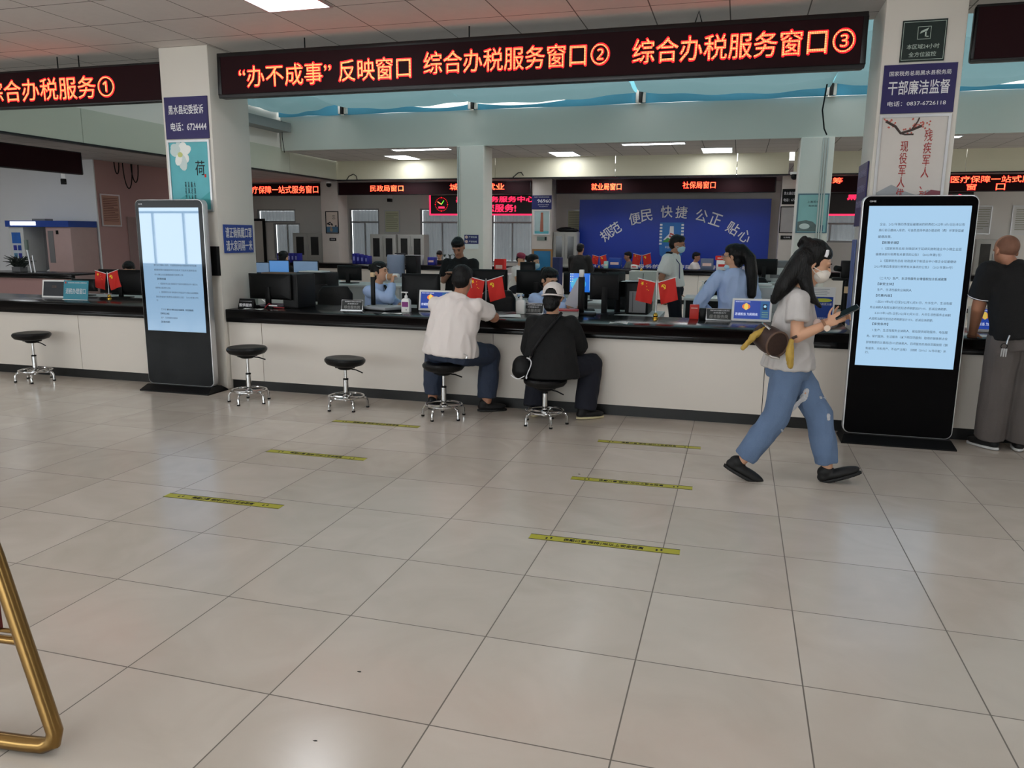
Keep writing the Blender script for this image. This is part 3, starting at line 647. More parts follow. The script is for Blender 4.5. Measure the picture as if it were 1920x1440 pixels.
EYEM = mat('dark_eye', (20, 14, 12), .25)
LIPM = mat('lip_skin', (160, 90, 80), .5)
class Blob(MB):
    def cap(s, a, b, ra, rb=None, n=14):
        a = V(a); b = V(b); rb = ra if rb is None else rb
        t = (b-a)
        if t.length < 1e-5: t = V((0, 0, 1e-4))
        t.normalize(); R = []
        for k in range(1, 5): q = PI/2*k/4; R.append(s.ring(a-t*ra*math.cos(q), t, ra*math.sin(q), n))
        for k in range(0, 4): q = PI/2*k/4; R.append(s.ring(b+t*rb*math.sin(q), t, rb*math.cos(q), n))
        return s.loft(R)
    def limb(s, pts, rad):
        for i in range(len(pts)-1): s.cap(pts[i], pts[i+1], rad[i], rad[i+1])
        return s
    def ellr(s, c, r, ax, n=18, m=12):      # ax: three axis vectors
        c = V(c); X, Y, Z = ax
        return s.loft([[c+X*(r[0]*math.sin(PI*(k+.02)/(m+.04))*math.cos(2*PI*i/n))+Y*(r[1]*math.sin(PI*(k+.02)/(m+.04))*math.sin(2*PI*i/n))-Z*(r[2]*math.cos(PI*(k+.02)/(m+.04))) for i in range(n)] for k in range(m+1)])
    def torso(s, pts, rad, side, n=22):
        P = [V(p) for p in pts]; R = []
        for i, p in enumerate(P):
            t = P[min(i+1, len(P)-1)]-P[max(i-1, 0)]
            R.append(s.ring(p, t, rad[i][0], n, rad[i][1], side=side))
        return s.loft(R)
    def tub(s, pts, rad, n=16):             # limb cloth with flat open-looking end
        P = [V(p) for p in pts]
        return s.loft([s.ring(p, P[min(i+1, len(P)-1)]-P[max(i-1, 0)], rad[i], n) for i, p in enumerate(P)])
    def make(s, name, m, parent, base, vox=.008, it=3, wr=0, wf=14, wdir=(1, 1, .5)):
        bm = s.bm; bmesh.ops.recalc_face_normals(bm, faces=bm.faces)
        me = bpy.data.meshes.new(name); bm.to_mesh(me); bm.free()
        o = bpy.data.objects.new(name, me); COL.objects.link(o)
        r = o.modifiers.new('r', 'REMESH'); r.mode = 'VOXEL'; r.voxel_size = vox
        if it:
            q = o.modifiers.new('s', 'SMOOTH'); q.factor = .5; q.iterations = it
        dg = bpy.context.evaluated_depsgraph_get()
        m2 = bpy.data.meshes.new_from_object(o.evaluated_get(dg)); bpy.data.objects.remove(o); bpy.data.meshes.remove(me)
        m2.name = name; b = V(base)
        if wr:
            nr = [v.normal.copy() for v in m2.vertices]
            for v, nn in zip(m2.vertices, nr):
                p = v.co; q = V((p.x*wdir[0], p.y*wdir[1], p.z*wdir[2]))*wf
                q += mnoise.noise_vector(p*3)*.8
                v.co = p + nn*(wr*(1-2.2*abs(mnoise.noise(q)))+wr*.5*mnoise.noise(p*wf*.4))
        for v in m2.vertices: v.co -= b
        for p in m2.polygons: p.use_smooth = True
        m2.materials.clear()
        return link(name, m2, m, parent)
def frame_of(f, up=(0, 0, 1)):
    f = V(f).normalized(); r = f.cross(V(up)).normalized(); u = r.cross(f)
    return r, f, u
def head_shape(B, c, f, s=1.0, up=(0, 0, 1), ears=True):
    r, f, u = frame_of(f, up); c = V(c); A = (r, f, u)
    def P(x, y, z): return c+(r*x+f*y+u*z)*s
    def E(x, y, z, a, b, d): B.ellr(P(x, y, z), (a*s, b*s, d*s), A)
    E(0, -.014, .026, .075, .093, .086); E(0, .022, -.028, .061, .066, .085); E(0, .036, -.075, .043, .047, .035)
    E(0, .0, -.05, .06, .06, .05)
    B.cap(P(0, .084, .012), P(0, .100, -.024), .008*s, .0125*s, 10)
    B.cap(P(-.012, .088, -.029), P(.012, .088, -.029), .008*s, .008*s, 8)
    E(0, .080, -.058, .022, .012, .0085); E(0, .074, .028, .05, .016, .012)
    if ears:
        for q in (-1, 1): E(q*.076, -.012, -.012, .009, .019, .031)
    return P
def hand_shape(B, wrist, d, nrm, thumb, s=1.0, curl=.5, spread=.1, rr=.0082):
    # d: direction of the palm, nrm: back of the hand, thumb: side where the thumb sits
    d = V(d).normalized(); nrm = V(nrm); nrm = (nrm-d*nrm.dot(d)).normalized(); sd = d.cross(nrm)
    if sd.dot(V(thumb)) < 0: sd = -sd
    w = V(wrist); A = (sd, d, nrm)
    B.ellr(w+d*.045*s, (.040*s, .052*s, .015*s), A); B.ellr(w+d*.07*s, (.038*s, .03*s, .0135*s), A)
    for k, (off, ln) in enumerate(((.028, .070), (.0095, .078), (-.009, .072), (-.0265, .056))):
        p = w+d*.085*s+sd*off*s; a = curl*(.8+.1*k); dr = (d+sd*off*spread*10).normalized()
        for j, q in enumerate((.45, .32, .25)):
            dd = dr*math.cos(a)-nrm*math.sin(a); p2 = p+dd*ln*q*s
            B.cap(p, p2, (rr-.0006*j)*s, (rr-.0006*(j+1))*s, 8); p = p2; a += curl*.9
    p = w+d*.025*s+sd*.03*s; dd = (sd*.75+d*.6-nrm*.25).normalized()
    for j, q in enumerate((.038, .03, .024)):
        p2 = p+dd*q*s; B.cap(p, p2, (.0105-.001*j)*s, (.0098-.001*j)*s, 8); p = p2; dd = (dd+d*.35-nrm*.18*curl).normalized()
def person(label, base, sk, J, top, bottom, hair='short', sleeve='short', vox=.009, group=None, mask=None, shoe=SHOE, sole=None, rad=None, hem=None, wr=.006, hs=1.0, hands=None, face_on=True, ankle_r=.035, pant=(.098, .080, .066), cuff=.10, arm=(.05, .042, .034, .026), collar=None, slv=None, hairm=None, toes=None, sleeve_r=None):
    base = V(base); t = thing('person', label, 'person', base, group=group)
    def v(k): return V(J[k])
    shL, shR = v('shL'), v('shR'); side = (shR-shL).normalized()
    pel, chest, neck, hd = v('pel'), v('chest'), v('neck'), v('head'); wst = V(J['waist']) if 'waist' in J else (pel*.55+chest*.45)
    shm = (shL+shR)/2
    R = rad or [(.165, .12), (.145, .105), (.165, .115), (.15, .085), (.065, .06)]
    # --- body: one continuous surface
    B = Blob(); g = .93
    B.torso([pel-(chest-pel).normalized()*.06, pel, wst, chest, shm*.75+neck*.25, neck], [(R[0][0]*.8*g, R[0][1]*.8*g)]+[(a*g, b*g) for a, b in R], side)
    B.cap(shm*.3+neck*.7, hd+V((0, 0, -.04)), .056*hs, .052*hs)
    P = head_shape(B, hd, J['f'], hs, J.get('up', (0, 0, 1)))
    for q in 'LR':
        s0, e, w = v('sh'+q), v('el'+q), v('wr'+q)
        B.limb([s0, e], [arm[0], arm[1]]); B.limb([e, w], [arm[2]+.005, arm[3]])
        d = (w-e).normalized()
        hp = (hands or {}).get(q)
        if hp: hand_shape(B, w, *hp)
        else: hand_shape(B, w, d, V((0, 0, 1)) if abs(d.z) < .7 else side*(1 if q == 'R' else -1), -side if q == 'R' else side, curl=.35)
        h, k, a = v('hp'+q), v('kn'+q), v('an'+q)
        B.limb([h, k, a], [pant[0]*.8, pant[1]*.75, ankle_r])
    B.make('body', sk, t, base, vox, 3)
    # --- garment on the trunk
    T = Blob(); up = (chest-pel).normalized()
    hm = V(hem) if hem else pel-up*.05
    T.torso([hm, hm*.6+wst*.4, wst, chest, shm*.8+neck*.2, neck+up*.005], [(R[0][0]*1.08, R[0][1]*1.12), ((R[0][0]*.65+R[1][0]*.35)*1.08, (R[0][1]*.65+R[1][1]*.35)*1.1), (R[1][0]*1.05, R[1][1]*1.05), (R[2][0]*1.03, R[2][1]*1.05), (R[3][0]*1.02, R[3][1]*1.06), (R[4][0]*1.05, R[4][1]*1.1)], side)
    for q in 'LR':
        s0, e, w = v('sh'+q), v('el'+q), v('wr'+q); sg = -1 if q == 'L' else 1
        sr = sleeve_r or (arm[0]+.016, arm[1]+.014, arm[3]+.012)
        T.cap(shm*.45+s0*.55+V((0, 0, -.03)), s0, .07, sr[0]*1.0)
        T.cap(shm*.3+neck*.2+s0*.5, s0, .05, sr[0]*.95)
        if sleeve == 'short':
            k = slv or .62; T.cap(s0, s0.lerp(e, .35), sr[0]*.97, sr[0]); T.tub([s0.lerp(e, .25), s0.lerp(e, .4), s0.lerp(e, k)], [sr[0]*.98, sr[0]*1.0, sr[1]*1.08])
        else:
            T.limb([s0, e], [sr[0], sr[1]]); T.tub([e-(w-e).normalized()*.02, e.lerp(w, .5), e.lerp(w, .97)], [sr[1], sr[1]*.92, sr[2]]); T.cap(e, e.lerp(w, .3), sr[1], sr[1]*.95)
    T.make('shirt' if top not in (DARKJK, GREYJK) else 'jacket', top, t, base, vox, 9, wr, 13)
    # --- trousers
    Q = Blob(); Q.torso([pel-up*.1, pel-up*.03, pel+up*.06], [(R[0][0]*.82, R[0][1]*.86), (R[0][0]*.95, R[0][1]*.97), (R[0][0]*.9, R[0][1]*.9)], side)
    for q in 'LR':
        h, k, a = v('hp'+q), v('kn'+q), v('an'+q)
        Q.limb([h, k], [pant[0], pant[1]]); Q.cap(k, k.lerp(a, .5), pant[1], (pant[1]+pant[2])/2)
        dd = (a-k).normalized(); L = (a-k).length
        Q.tub([k.lerp(a, .35), k.lerp(a, .7), a-dd*(cuff-.07)], [pant[1]*.98, (pant[1]+pant[2])/2, pant[2]])
    Q.make('trousers', bottom, t, base, vox, 3, wr*.8, 11)
    # --- shoes
    for q in 'LR':
        a = v('an'+q); td = V((toes or {}).get(q, J.get('toe', V(J['f'])*1))); td = td.normalized()
        nn = V((0, 0, 1)); nn = (nn-td*nn.dot(td)).normalized(); sd = td.cross(nn)
        c = a-nn*.055
        sb = Blob()
        sb.ellr(c+td*.055-nn*.002, (.046, .135, .034), (sd, td, nn)); sb.ellr(c+nn*.03-td*.02, (.042, .055, .045), (sd, td, nn)); sb.ellr(c+td*.11-nn*.006, (.045, .07, .028), (sd, td, nn)); sb.ellr(c-td*.04, (.038, .045, .034), (sd, td, nn))
        so = sb.make('shoe', shoe, t, base, vox, 2)
        s2 = Blob(); s2.torso([c-nn*.042, c-nn*.02], [(.047, .14), (.048, .142)], sd)
        s2.xf(Matrix.Translation(td*.052)); s2.make('sole', sole or SHOE, so, base, vox, 1)
    # --- face and hair
    rv, fv, uv = frame_of(J['f'], J.get('up', (0, 0, 1)))
    if face_on:
        for q in (-1, 1):
            MB_ = Blob(); MB_.ellr(P(q*.031, .0835, .008), (.013*hs, .004*hs, .0048*hs), (rv, fv, uv)); MB_.xf(Matrix.Translation(-base)); MB_.build('eye', EYEM, t)
            MB_ = Blob(); MB_.ellr(P(q*.033, .086, .03), (.021*hs, .005*hs, .0045*hs), (rv, fv, uv)); MB_.xf(Matrix.Translation(-base)); MB_.build('eyebrow', hairm or HAIR, t)
        if not mask:
            MB_ = Blob(); MB_.ellr(P(0, .0875, -.058), (.021*hs, .006*hs, .006*hs), (rv, fv, uv)); MB_.xf(Matrix.Translation(-base)); MB_.build('lips', LIPM, t)
    if mask:
        m = Blob(); m.ellr(P(0, .048, -.05), (.062*hs, .064*hs, .052*hs), (rv, fv, uv)); m.cap(P(0, .098, -.022), P(0, .1, -.06), .014*hs, .012*hs)
        mo = m.make('face_mask', mask, t, base, min(vox, .007), 3)
        st = MB()
        for q in (-1, 1):
            for zz in (-.03, -.065): st.tube([P(q*.058, .06, zz), P(q*.071, .02, (zz-.01)/1.6), P(q*.08, -.02, zz*.2-.01)], .0028, 6)
        st.xf(Matrix.Translation(-base)); st.build('ear_strap', mask, mo)
    H = Blob()
    def HE(x, y, z, a, b, d): H.ellr(P(x, y, z), (a*hs, b*hs, d*hs), (rv, fv, uv))
    if hair != 'bald':
        HE(0, -.026, .040, .0805, .090, .0835); HE(0, -.045, -.005, .074, .068, .075)
        if hair == 'short': HE(0, .025, .085, .06, .055, .035); HE(0, .0, .06, .079, .075, .06)
        else: HE(0, .0, .068, .081, .074, .055); HE(0, -.03, .02, .084, .086, .085); HE(0, -.05, -.05, .07, .05, .07)
        if callable(hair): hair(H, P, HE)
        H.make('hair', hairm or HAIR, t, base, min(vox, .008), 3, .003, 30, (1, 1, .2))
    else:
        HE(0, -.022, .022, .0765, .0925, .0835); H.make('hair', mat('cropped_hair', (126, 88, 70), .7, var=.15, scale=60), t, base, .008, 2)
    return t, P, (rv, fv, uv)

# ---- the person walking with a phone
def hair_walk(H, P, HE):
    HE(.0, -.085, .085, .048, .034, .042); HE(0, -.028, .05, .088, .09, .088)
    H.cap(P(.02, -.115, .105), P(-.03, -.12, .07), .022, .018)
    W = lambda x, y, z: V((x, y, z))
    for dy in (-.05, .05): H.limb([W(.40, 5.265+dy, 1.46), W(.345, 5.265+dy, 1.38), W(.285, 5.265+dy, 1.28), W(.235, 5.265+dy*.8, 1.19)], [.07, .062, .05, .02])
    for dy in (-.085, .085): H.limb([W(.405, 5.265+dy*.9, 1.43), W(.405, 5.265+dy*1.1, 1.33), W(.445, 5.265+dy*1.2, 1.23), W(.51, 5.265+dy*1.15, 1.165)], [.034, .042, .030, .008])
WJ = dict(pel=(.355, 5.27, .80), waist=(.355, 5.27, .94), chest=(.375, 5.27, 1.10), neck=(.395, 5.27, 1.265), head=(.462, 5.265, 1.432), f=(.93, -.03, -.36), up=(.25, 0, 1),
    shL=(.385, 5.405, 1.205), shR=(.375, 5.135, 1.205), elL=(.43, 5.45, .985), elR=(.375, 5.07, .985), wrL=(.60, 5.27, 1.075), wrR=(.555, 5.105, 1.07),
    hpL=(.365, 5.345, .775), hpR=(.355, 5.195, .775), knL=(.572, 5.335, .45), knR=(.30, 5.195, .445), anL=(.65, 5.325, .098), anR=(.105, 5.205, .128))
walker, P, AX = person('long-haired person in grey T-shirt and torn jeans walking past, looking at a phone', (.36, 5.27, 0), SKIN, WJ, GREYT, JEANS,
    hair=hair_walk, vox=.0065, mask=MASKW, hem=(.35, 5.27, .765), wr=.008, pant=(.102, .084, .070), cuff=.10, arm=(.043, .038, .034, .025), slv=.58, sleeve_r=(.066, .064, .05),
    rad=[(.175, .148), (.15, .125), (.155, .12), (.138, .082), (.058, .055)], hs=1.06, ankle_r=.034,
    hands={'R': ((.75, .12, .55), (-.45, -.8, .2), (-.2, 0, 1), .95, .75, .05), 'L': ((.75, -.35, .45), (-.2, .8, .1), (-.2, 0, 1), .95, .6, .05)},
    toes={'L': (.92, -.04, .36), 'R': (.88, -.03, -.42)}, shoe=SHOE)
wb = V((.36, 5.27, 0))
b = MB(); 
def pt_head(x, y, z): return P(x, y, z)-wb
b.tube([pt_head(.083, .03, .095), pt_head(.089, .035, .075), pt_head(.092, .036, .055)], [.009, .011, .010], 8); b.build('hair_clip', mat('white_clip', (225, 225, 228), .3), walker)
TEAR = mat('white_frayed_denim', (205, 206, 210), .9, var=.1, scale=60, bump=.8, bscale=150)
from mathutils.bvhtree import BVHTree
tr_ = [o for o in walker.children if o.name.startswith('trousers')][0]
bv_ = BVHTree.FromPolygons([v.co[:] for v in tr_.data.vertices], [p.vertices[:] for p in tr_.data.polygons])
def patch(pts, rad, name='torn_patch', m=TEAR, deep=None):
    # a worn patch lying on the camera-side face of the cloth
    q = Blob(); pp = []
    for x, z in pts:
        h = bv_.ray_cast(V((x-.36, -1, z)), V((0, 1, 0)))
        if h[0] is None: h = bv_.find_nearest(V((x-.36, -.1, z)))
        pp.append((h[0]+V((0, -.001, 0)), h[1]))
    for (a, n1), (b_, n2), r0, r1 in zip(pp, pp[1:], rad, rad[1:]):
        nn = (n1+n2).normalized(); d_ = (b_-a)
        k = max(2, int(d_.length/.008))
        for i in range(k+1):
            c_ = a.lerp(b_, i/k); r_ = r0+(r1-r0)*i/k; ax = frame_of(d_ if d_.length > 1e-4 else V((0, 0, 1)), nn)
            q.ellr(c_, (r_, r_*1.2, .004), ax, 10, 6)
    return q.make(name, m, walker, (0, 0, 0), .004, 1, .003, 60)
patch([(.475, .615), (.46, .57), (.425, .505)], [.018, .024, .024])
patch([(.468, .60), (.445, .545)], [.009, .012], 'bare_knee_patch', SKIN)
patch([(.565, .575), (.60, .56)], [.010, .010])
patch([(.622, .455), (.624, .44)], [.016, .014])
patch([(.335, .37), (.345, .355)], [.008, .007])
q = Blob(); q.ellr((.50, 5.18, 1.05), (.03, .012, .045), (V((1, 0, 0)), V((0, 1, 0)), V((0, 0, 1)))); q.make('shirt_print', mat('white_red_print', (222, 196, 186), .7, var=.3, scale=40), walker, wb, .005, 2)
t = thing('phone', 'dark phone held by the walking person in grey T-shirt', 'phone', (.655, 5.115, 1.145))
m = Matrix.Rotation(math.radians(-30), 4, 'Y') @ Matrix.Rotation(math.radians(18), 4, 'X')
MB().box(-.075, .075, -.036, .036, -.004, .004).xf(m).build('body', mat('grey_phone_case', (70, 70, 74), .35, var=.1), t, bevel=.003)
MB().box(-.07, .07, -.033, .033, .004, .0048).xf(m).build('screen', GLOSSB, t)
t = thing('wristwatch', 'pale watch on the wrist of the walking person', 'watch', (.535, 5.10, 1.06))
d = V((.18, .03, .09)).normalized()
MB().tube([V((0, 0, 0))+(V((0, 1, 0))*math.cos(a)+d.cross(V((0, 1, 0)))*math.sin(a))*.034 for a in [2*PI*k/20 for k in range(20)]], .008, 8, closed=True).build('band', mat('tan_watch_band', (150, 110, 84), .5), t)
MB().cyl((.01, -.033, -.012), (.013, -.042, -.014), .019, n=20).build('dial', mat('pearl_dial', (236, 214, 196), .3), t)
# bag
BAGM = mat('brown_monogram_leather', (58, 42, 38), .45, var=.35, scale=40)
SCARF = mat('yellow_silk_scarf', (178, 146, 66), .6, var=.35, scale=18)
t = thing('shoulder_bag', 'brown barrel bag with yellow scarf slung on the walking person', 'bag', (.255, 5.02, .86))
def L(x, z, y=0): return (x-.255, y, z-.86)
MB().loft([MB().ring(p, (.55, -.75, -.15), r, 28) for p, r in ((L(.17, .985, .12), .03), (L(.172, .983, .115), .075), (L(.21, .965, .05), .084), (L(.255, .945, -.02), .084), (L(.262, .943, -.03), .078), (L(.262, .943, -.03), .03))]).build('bag_body', BAGM, t)
MB().tube([V(L(.262, .943, -.034))+(MB().ring((0, 0, 0), (.55, -.75, -.15), .079, 28)[k]) for k in range(28)], .007, 8, closed=True).build('edge_piping', mat('dark_tan_leather', (96, 74, 62), .5), t)
q = Blob(); q.limb([L(.19, 1.03, .03), L(.12, .985, -.01), L(.06, .91, -.03)], [.014, .02, .012]); q.make('scarf_end', SCARF, t, (0, 0, 0), .006, 2, .005, 40)
q = Blob(); q.limb([L(.34, .97, -.05), L(.335, .90, -.06), L(.345, .815, -.06)], [.013, .024, .016]); q.make('scarf_end', SCARF, t, (0, 0, 0), .006, 2, .005, 40)
MB().tube([L(.2, .885, -.04), L(.235, .868, -.06), L(.28, .862, -.06)], .009, 8).build('buckle', CHROME, t)
MB().tube([L(.17, 1.06, .06), L(.19, 1.05, .0), L(.215, 1.03, -.02)], .008, 8).build('clasp', CHROME, t)
MB().tube([L(.345, .985, -.03), L(.37, 1.0, -.04)], .009, 8).build('strap', BAGM, t)

# ---- seated person in white T-shirt
MJ = dict(pel=(-2.37, 6.30, .60), waist=(-2.36, 6.30, .74), chest=(-2.335, 6.34, .90), neck=(-2.32, 6.40, 1.06), head=(-2.312, 6.455, 1.20), f=(.05, .95, -.32), up=(0, .2, 1),
    shL=(-2.52, 6.36, .985), shR=(-2.15, 6.36, .985), elL=(-2.56, 6.60, .885), elR=(-2.055, 6.56, .875), wrL=(-2.42, 6.84, .865), wrR=(-2.20, 6.82, .865),
    hpL=(-2.50, 6.33, .575), hpR=(-2.25, 6.33, .575), knL=(-2.655, 6.66, .53), knR=(-2.13, 6.665, .52), anL=(-2.665, 6.60, .10), anR=(-2.14, 6.62, .10))
man, P, AX = person('short-haired person in white T-shirt and dark jeans sitting at the counter', (-2.43, 6.30, 0), SKIND, MJ, WHITET, DKJEAN, hair='short', vox=.008, hem=(-2.372, 6.295, .565),
    rad=[(.235, .165), (.215, .15), (.218, .135), (.205, .11), (.08, .075)], wr=.009, pant=(.112, .098, .082), cuff=.10, arm=(.055, .048, .044, .03), sleeve_r=(.072, .078, .05), slv=.66, hs=1.08, face_on=False,
    toes={'L': (-.1, .9, -.02), 'R': (.85, .5, -.02)}, ankle_r=.045)
MB().tube([P(.082, -.02, .0)-V((-2.43, 6.30, 0)), P(.087, -.03, -.03)-V((-2.43, 6.30, 0)), P(.07, .04, -.05)-V((-2.43, 6.30, 0))], .0035, 6).build('ear_strap', MASKW, man)
MB().tube([(x+2.43, y-6.3, z) for x, y, z in ((-2.19, 6.13, .60), (-2.16, 6.14, .585), (-2.17, 6.135, .56))], .004, 6).build('key_strap', CHROME, man)

# ---- seated person in white cap
def hair_cap(H, P, HE):
    HE(0, -.085, -.05, .075, .055, .06); HE(0, -.095, -.095, .055, .05, .045)
CJ = dict(pel=(-1.49, 6.36, .50), waist=(-1.49, 6.37, .63), chest=(-1.495, 6.40, .78), neck=(-1.497, 6.44, .925), head=(-1.50, 6.49, 1.075), f=(.02, .95, -.2), up=(0, .15, 1),
    shL=(-1.655, 6.43, .845), shR=(-1.335, 6.43, .855), elL=(-1.70, 6.50, .62), elR=(-1.285, 6.52, .665), wrL=(-1.60, 6.70, .60), wrR=(-1.37, 6.72, .60),
    hpL=(-1.60, 6.40, .48), hpR=(-1.38, 6.40, .48), knL=(-1.675, 6.675, .42), knR=(-1.19, 6.67, .48), anL=(-1.68, 6.58, .10), anR=(-1.22, 6.60, .10))
capw, P, AX = person('person in black jacket and white cap sitting at the counter', (-1.52, 6.32, 0), SKIN, CJ, BLKCL, NAVYCL, hair=hair_cap, sleeve='long', vox=.008, hem=(-1.485, 6.35, .40),
    rad=[(.235, .16), (.205, .135), (.19, .12), (.155, .09), (.07, .065)], wr=.007, pant=(.105, .10, .095), cuff=.06, arm=(.05, .045, .04, .027), sleeve_r=(.075, .085, .06), hs=.98, face_on=False,
    toes={'L': (-.3, .9, -.02), 'R': (.75, .6, -.02)}, sole=SOLE)
cb = V((-1.52, 6.32, 0)); r_, f_, u_ = AX
q = Blob(); q.ellr(P(0, -.018, .045), (.092, .105, .085), AX); q.make('cap_crown_raw', WHITET, capw, cb, .006, 3)
co = [o for o in capw.children if o.name.startswith('cap_crown_raw')][0]; co.name = 'cap'
bm = bmesh.new(); bm.from_mesh(co.data)
for s_ in bm.verts[:]:
    w_ = s_.co+cb-P(0, 0, 0); x, y, z = w_.dot(r_), w_.dot(f_), w_.dot(u_)
    if z < .012 or (y < -.05 and abs(x) < .05 and z < .012+.05*math.sqrt(max(0, 1-(x/.05)**2))): bm.verts.remove(s_)
bm.to_mesh(co.data); bm.free(); sm = co.modifiers.new('t', 'SOLIDIFY'); sm.thickness = .004
MB().tube([P(x*1.02, -.018-.107*math.sqrt(1-(x/.094)**2), .006)-cb for x in [-.093+.186*k/16 for k in range(17)]], .007, 8).build('cap_band', WHITET, capw)
MB().ell(P(0, -.105, .083)-cb, (.006, .004, .006)).build('cap_eyelet', BLK, capw)
q = Blob(); q.torso([P(0, .085, .02), P(0, .13, .008), P(0, .165, -.01)], [(.08, .006), (.075, .006), (.04, .005)], r_); q.make('cap_brim', WHITET, capw, cb, .006, 1)
t = thing('shoulder_bag', 'small black bag with white piping slung across the person in white cap', 'bag', (-1.70, 6.22, .40))
o_ = V((-1.70, 6.22, .40))
q = Blob(); q.ellr((0, 0, .10), (.085, .06, .10), (V((1, 0, 0)), V((0, 1, 0)), V((0, 0, 1)))); q.ellr((0, 0, .07), (.088, .062, .075), (V((1, 0, 0)), V((0, 1, 0)), V((0, 0, 1)))); q.make('bag_body', BLK, t, (0, 0, 0), .006, 2)
MB().tube([(.05+.03*math.cos(a)+.02*math.sin(a*2), -.045-.01*math.sin(a), .10+.09*math.sin(a)) for a in [-2.4+3.9*k/20 for k in range(21)]], .005, 8).tube([(-.085+.06*k/10*2.0, -.045, .035-.03*math.sin(PI*k/10)) for k in range(11)], .004, 8).build('piping', TXTW, t)
MB().tube([V((-1.63, 6.24, .58))-o_, V((-1.60, 6.205, .65))-o_, V((-1.52, 6.235, .78))-o_, V((-1.43, 6.30, .90))-o_, V((-1.41, 6.40, .95))-o_], .014, 8).build('strap', BLK2, t)
MB().tube([V((-1.655, 6.225, .53))-o_, V((-1.62, 6.20, .60))-o_], .009, 8).build('clip', STEEL, t)

# ---- standing person in black polo at the right edge
PJ = dict(pel=(2.02, 6.44, .90), waist=(2.0, 6.44, 1.02), chest=(1.965, 6.46, 1.22), neck=(1.92, 6.50, 1.395), head=(1.888, 6.57, 1.508), f=(-.28, .9, -.35), up=(0, .25, 1),
    shL=(1.77, 6.47, 1.355), shR=(2.16, 6.45, 1.345), elL=(1.75, 6.55, 1.09), elR=(2.26, 6.60, 1.08), wrL=(1.80, 6.80, .875), wrR=(2.12, 6.82, .875),
    hpL=(1.93, 6.46, .86), hpR=(2.12, 6.46, .86), knL=(1.935, 6.53, .47), knR=(2.14, 6.53, .47), anL=(1.945, 6.60, .10), anR=(2.155, 6.62, .10))
polo, P, AX = person('shaven-headed person in black polo shirt and grey trousers standing at the counter', (2.03, 6.5, 0), SKIND, PJ, BLKCL, GREYCL, hair='bald', vox=.008, hem=(2.022, 6.44, .895),
    rad=[(.19, .14), (.19, .145), (.19, .13), (.165, .09), (.07, .068)], wr=.004, pant=(.125, .112, .105), cuff=.06, arm=(.055, .048, .043, .03), sleeve_r=(.085, .085, .05), slv=.72, face_on=False,
    toes={'L': (-.55, .8, -.02), 'R': (.2, .9, -.02)}, sole=mat('white_shoe_sole', (205, 205, 205), .6))
s0, e0 = V(PJ['shL']), V(PJ['elL']); d = (e0-s0).normalized(); c = s0.lerp(e0, .68)-V((2.03, 6.5, 0))
MB().tube([c+p for p in MB().ring((0, 0, 0), d, .0935, 28)], .003, 6, closed=True).build('sleeve_stripe', TXTW, polo)
t = thing('key_bunch', 'bunch of keys on a clip at the trouser pocket of the person in black polo', 'keys', (1.875, 6.30, .79))
MB().tube([(.03, 0, .125), (.02, -.004, .09), (.015, -.006, .06)], .006, 8).build('clip', STEEL, t)
MB().tube([(.0+.02*math.cos(a), -.008, .045+.02*math.sin(a)) for a in [2*PI*k/16 for k in range(16)]], .003, 6, closed=True).build('ring', BLK, t)
for k in range(3): MB().prism([(-.008+.012*k-.008, .03), (.004+.012*k-.008, .03), (.002+.014*k-.012, -.03), (-.006+.014*k-.012, -.03)], -.012-.004*k, -.010-.004*k).build('key', STEEL, t)
# ---------------------------------------------------------------- staff and other people further back
def rig(h, yaw, seated=True, lean=.1, look=-.15, arms='desk', wsh=.17, z0=None, hs=1.0):
    a = math.radians(yaw); F = V((math.cos(a), math.sin(a), 0)); Sd = V((F.y, -F.x, 0)); Z = V((0, 0, 1)); h = V(h)
    neck = h-Z*.135-F*.03; pel = neck-Z*.48-F*lean; chest = neck-Z*.17-F*lean*.35
    J = dict(head=h, f=F+Z*look, neck=neck, pel=pel, chest=chest, shL=neck-Z*.075-Sd*wsh-F*.01, shR=neck-Z*.075+Sd*wsh-F*.01)
    for q, s in (('L', -1), ('R', 1)):
        sh = J['sh'+q]
        if arms == 'desk': e = sh-Z*.24+F*.10+Sd*s*.03; w_ = e+F*.22-Sd*s*.06+Z*.03
        elif arms == 'down': e = sh-Z*.25+Sd*s*.04-F*.02; w_ = e-Z*.22+F*.05
        else: e = sh-Z*.23+F*.10+Sd*s*.05; w_ = e+F*.17-Sd*s*.13+Z*.10
        J['el'+q], J['wr'+q] = e, w_
        hp = pel+Sd*s*.09-Z*.01
        if seated: k = hp+F*.38+Sd*s*.04; an = k-Z*max(.1, k.z-.10)
        else: k = hp-Z*(pel.z-.1)*.47; an = V((k.x, k.y, .10))
        J['hp'+q], J['kn'+q], J['an'+q] = hp, k, an
    J['toe'] = F
    return J
def hair_bun(H, P, HE): HE(0, -.115, .05, .04, .036, .04)
def hair_pony(H, P, HE):
    HE(0, -.06, .02, .082, .075, .085)
    H.limb([P(0, -.09, .06), P(0, -.16, -.05), P(.0, -.165, -.22), P(0, -.15, -.40), P(0, -.14, -.47)], [.05, .062, .058, .045, .015])
SR = [(.175, .13), (.15, .115), (.165, .115), (.145, .085), (.065, .06)]
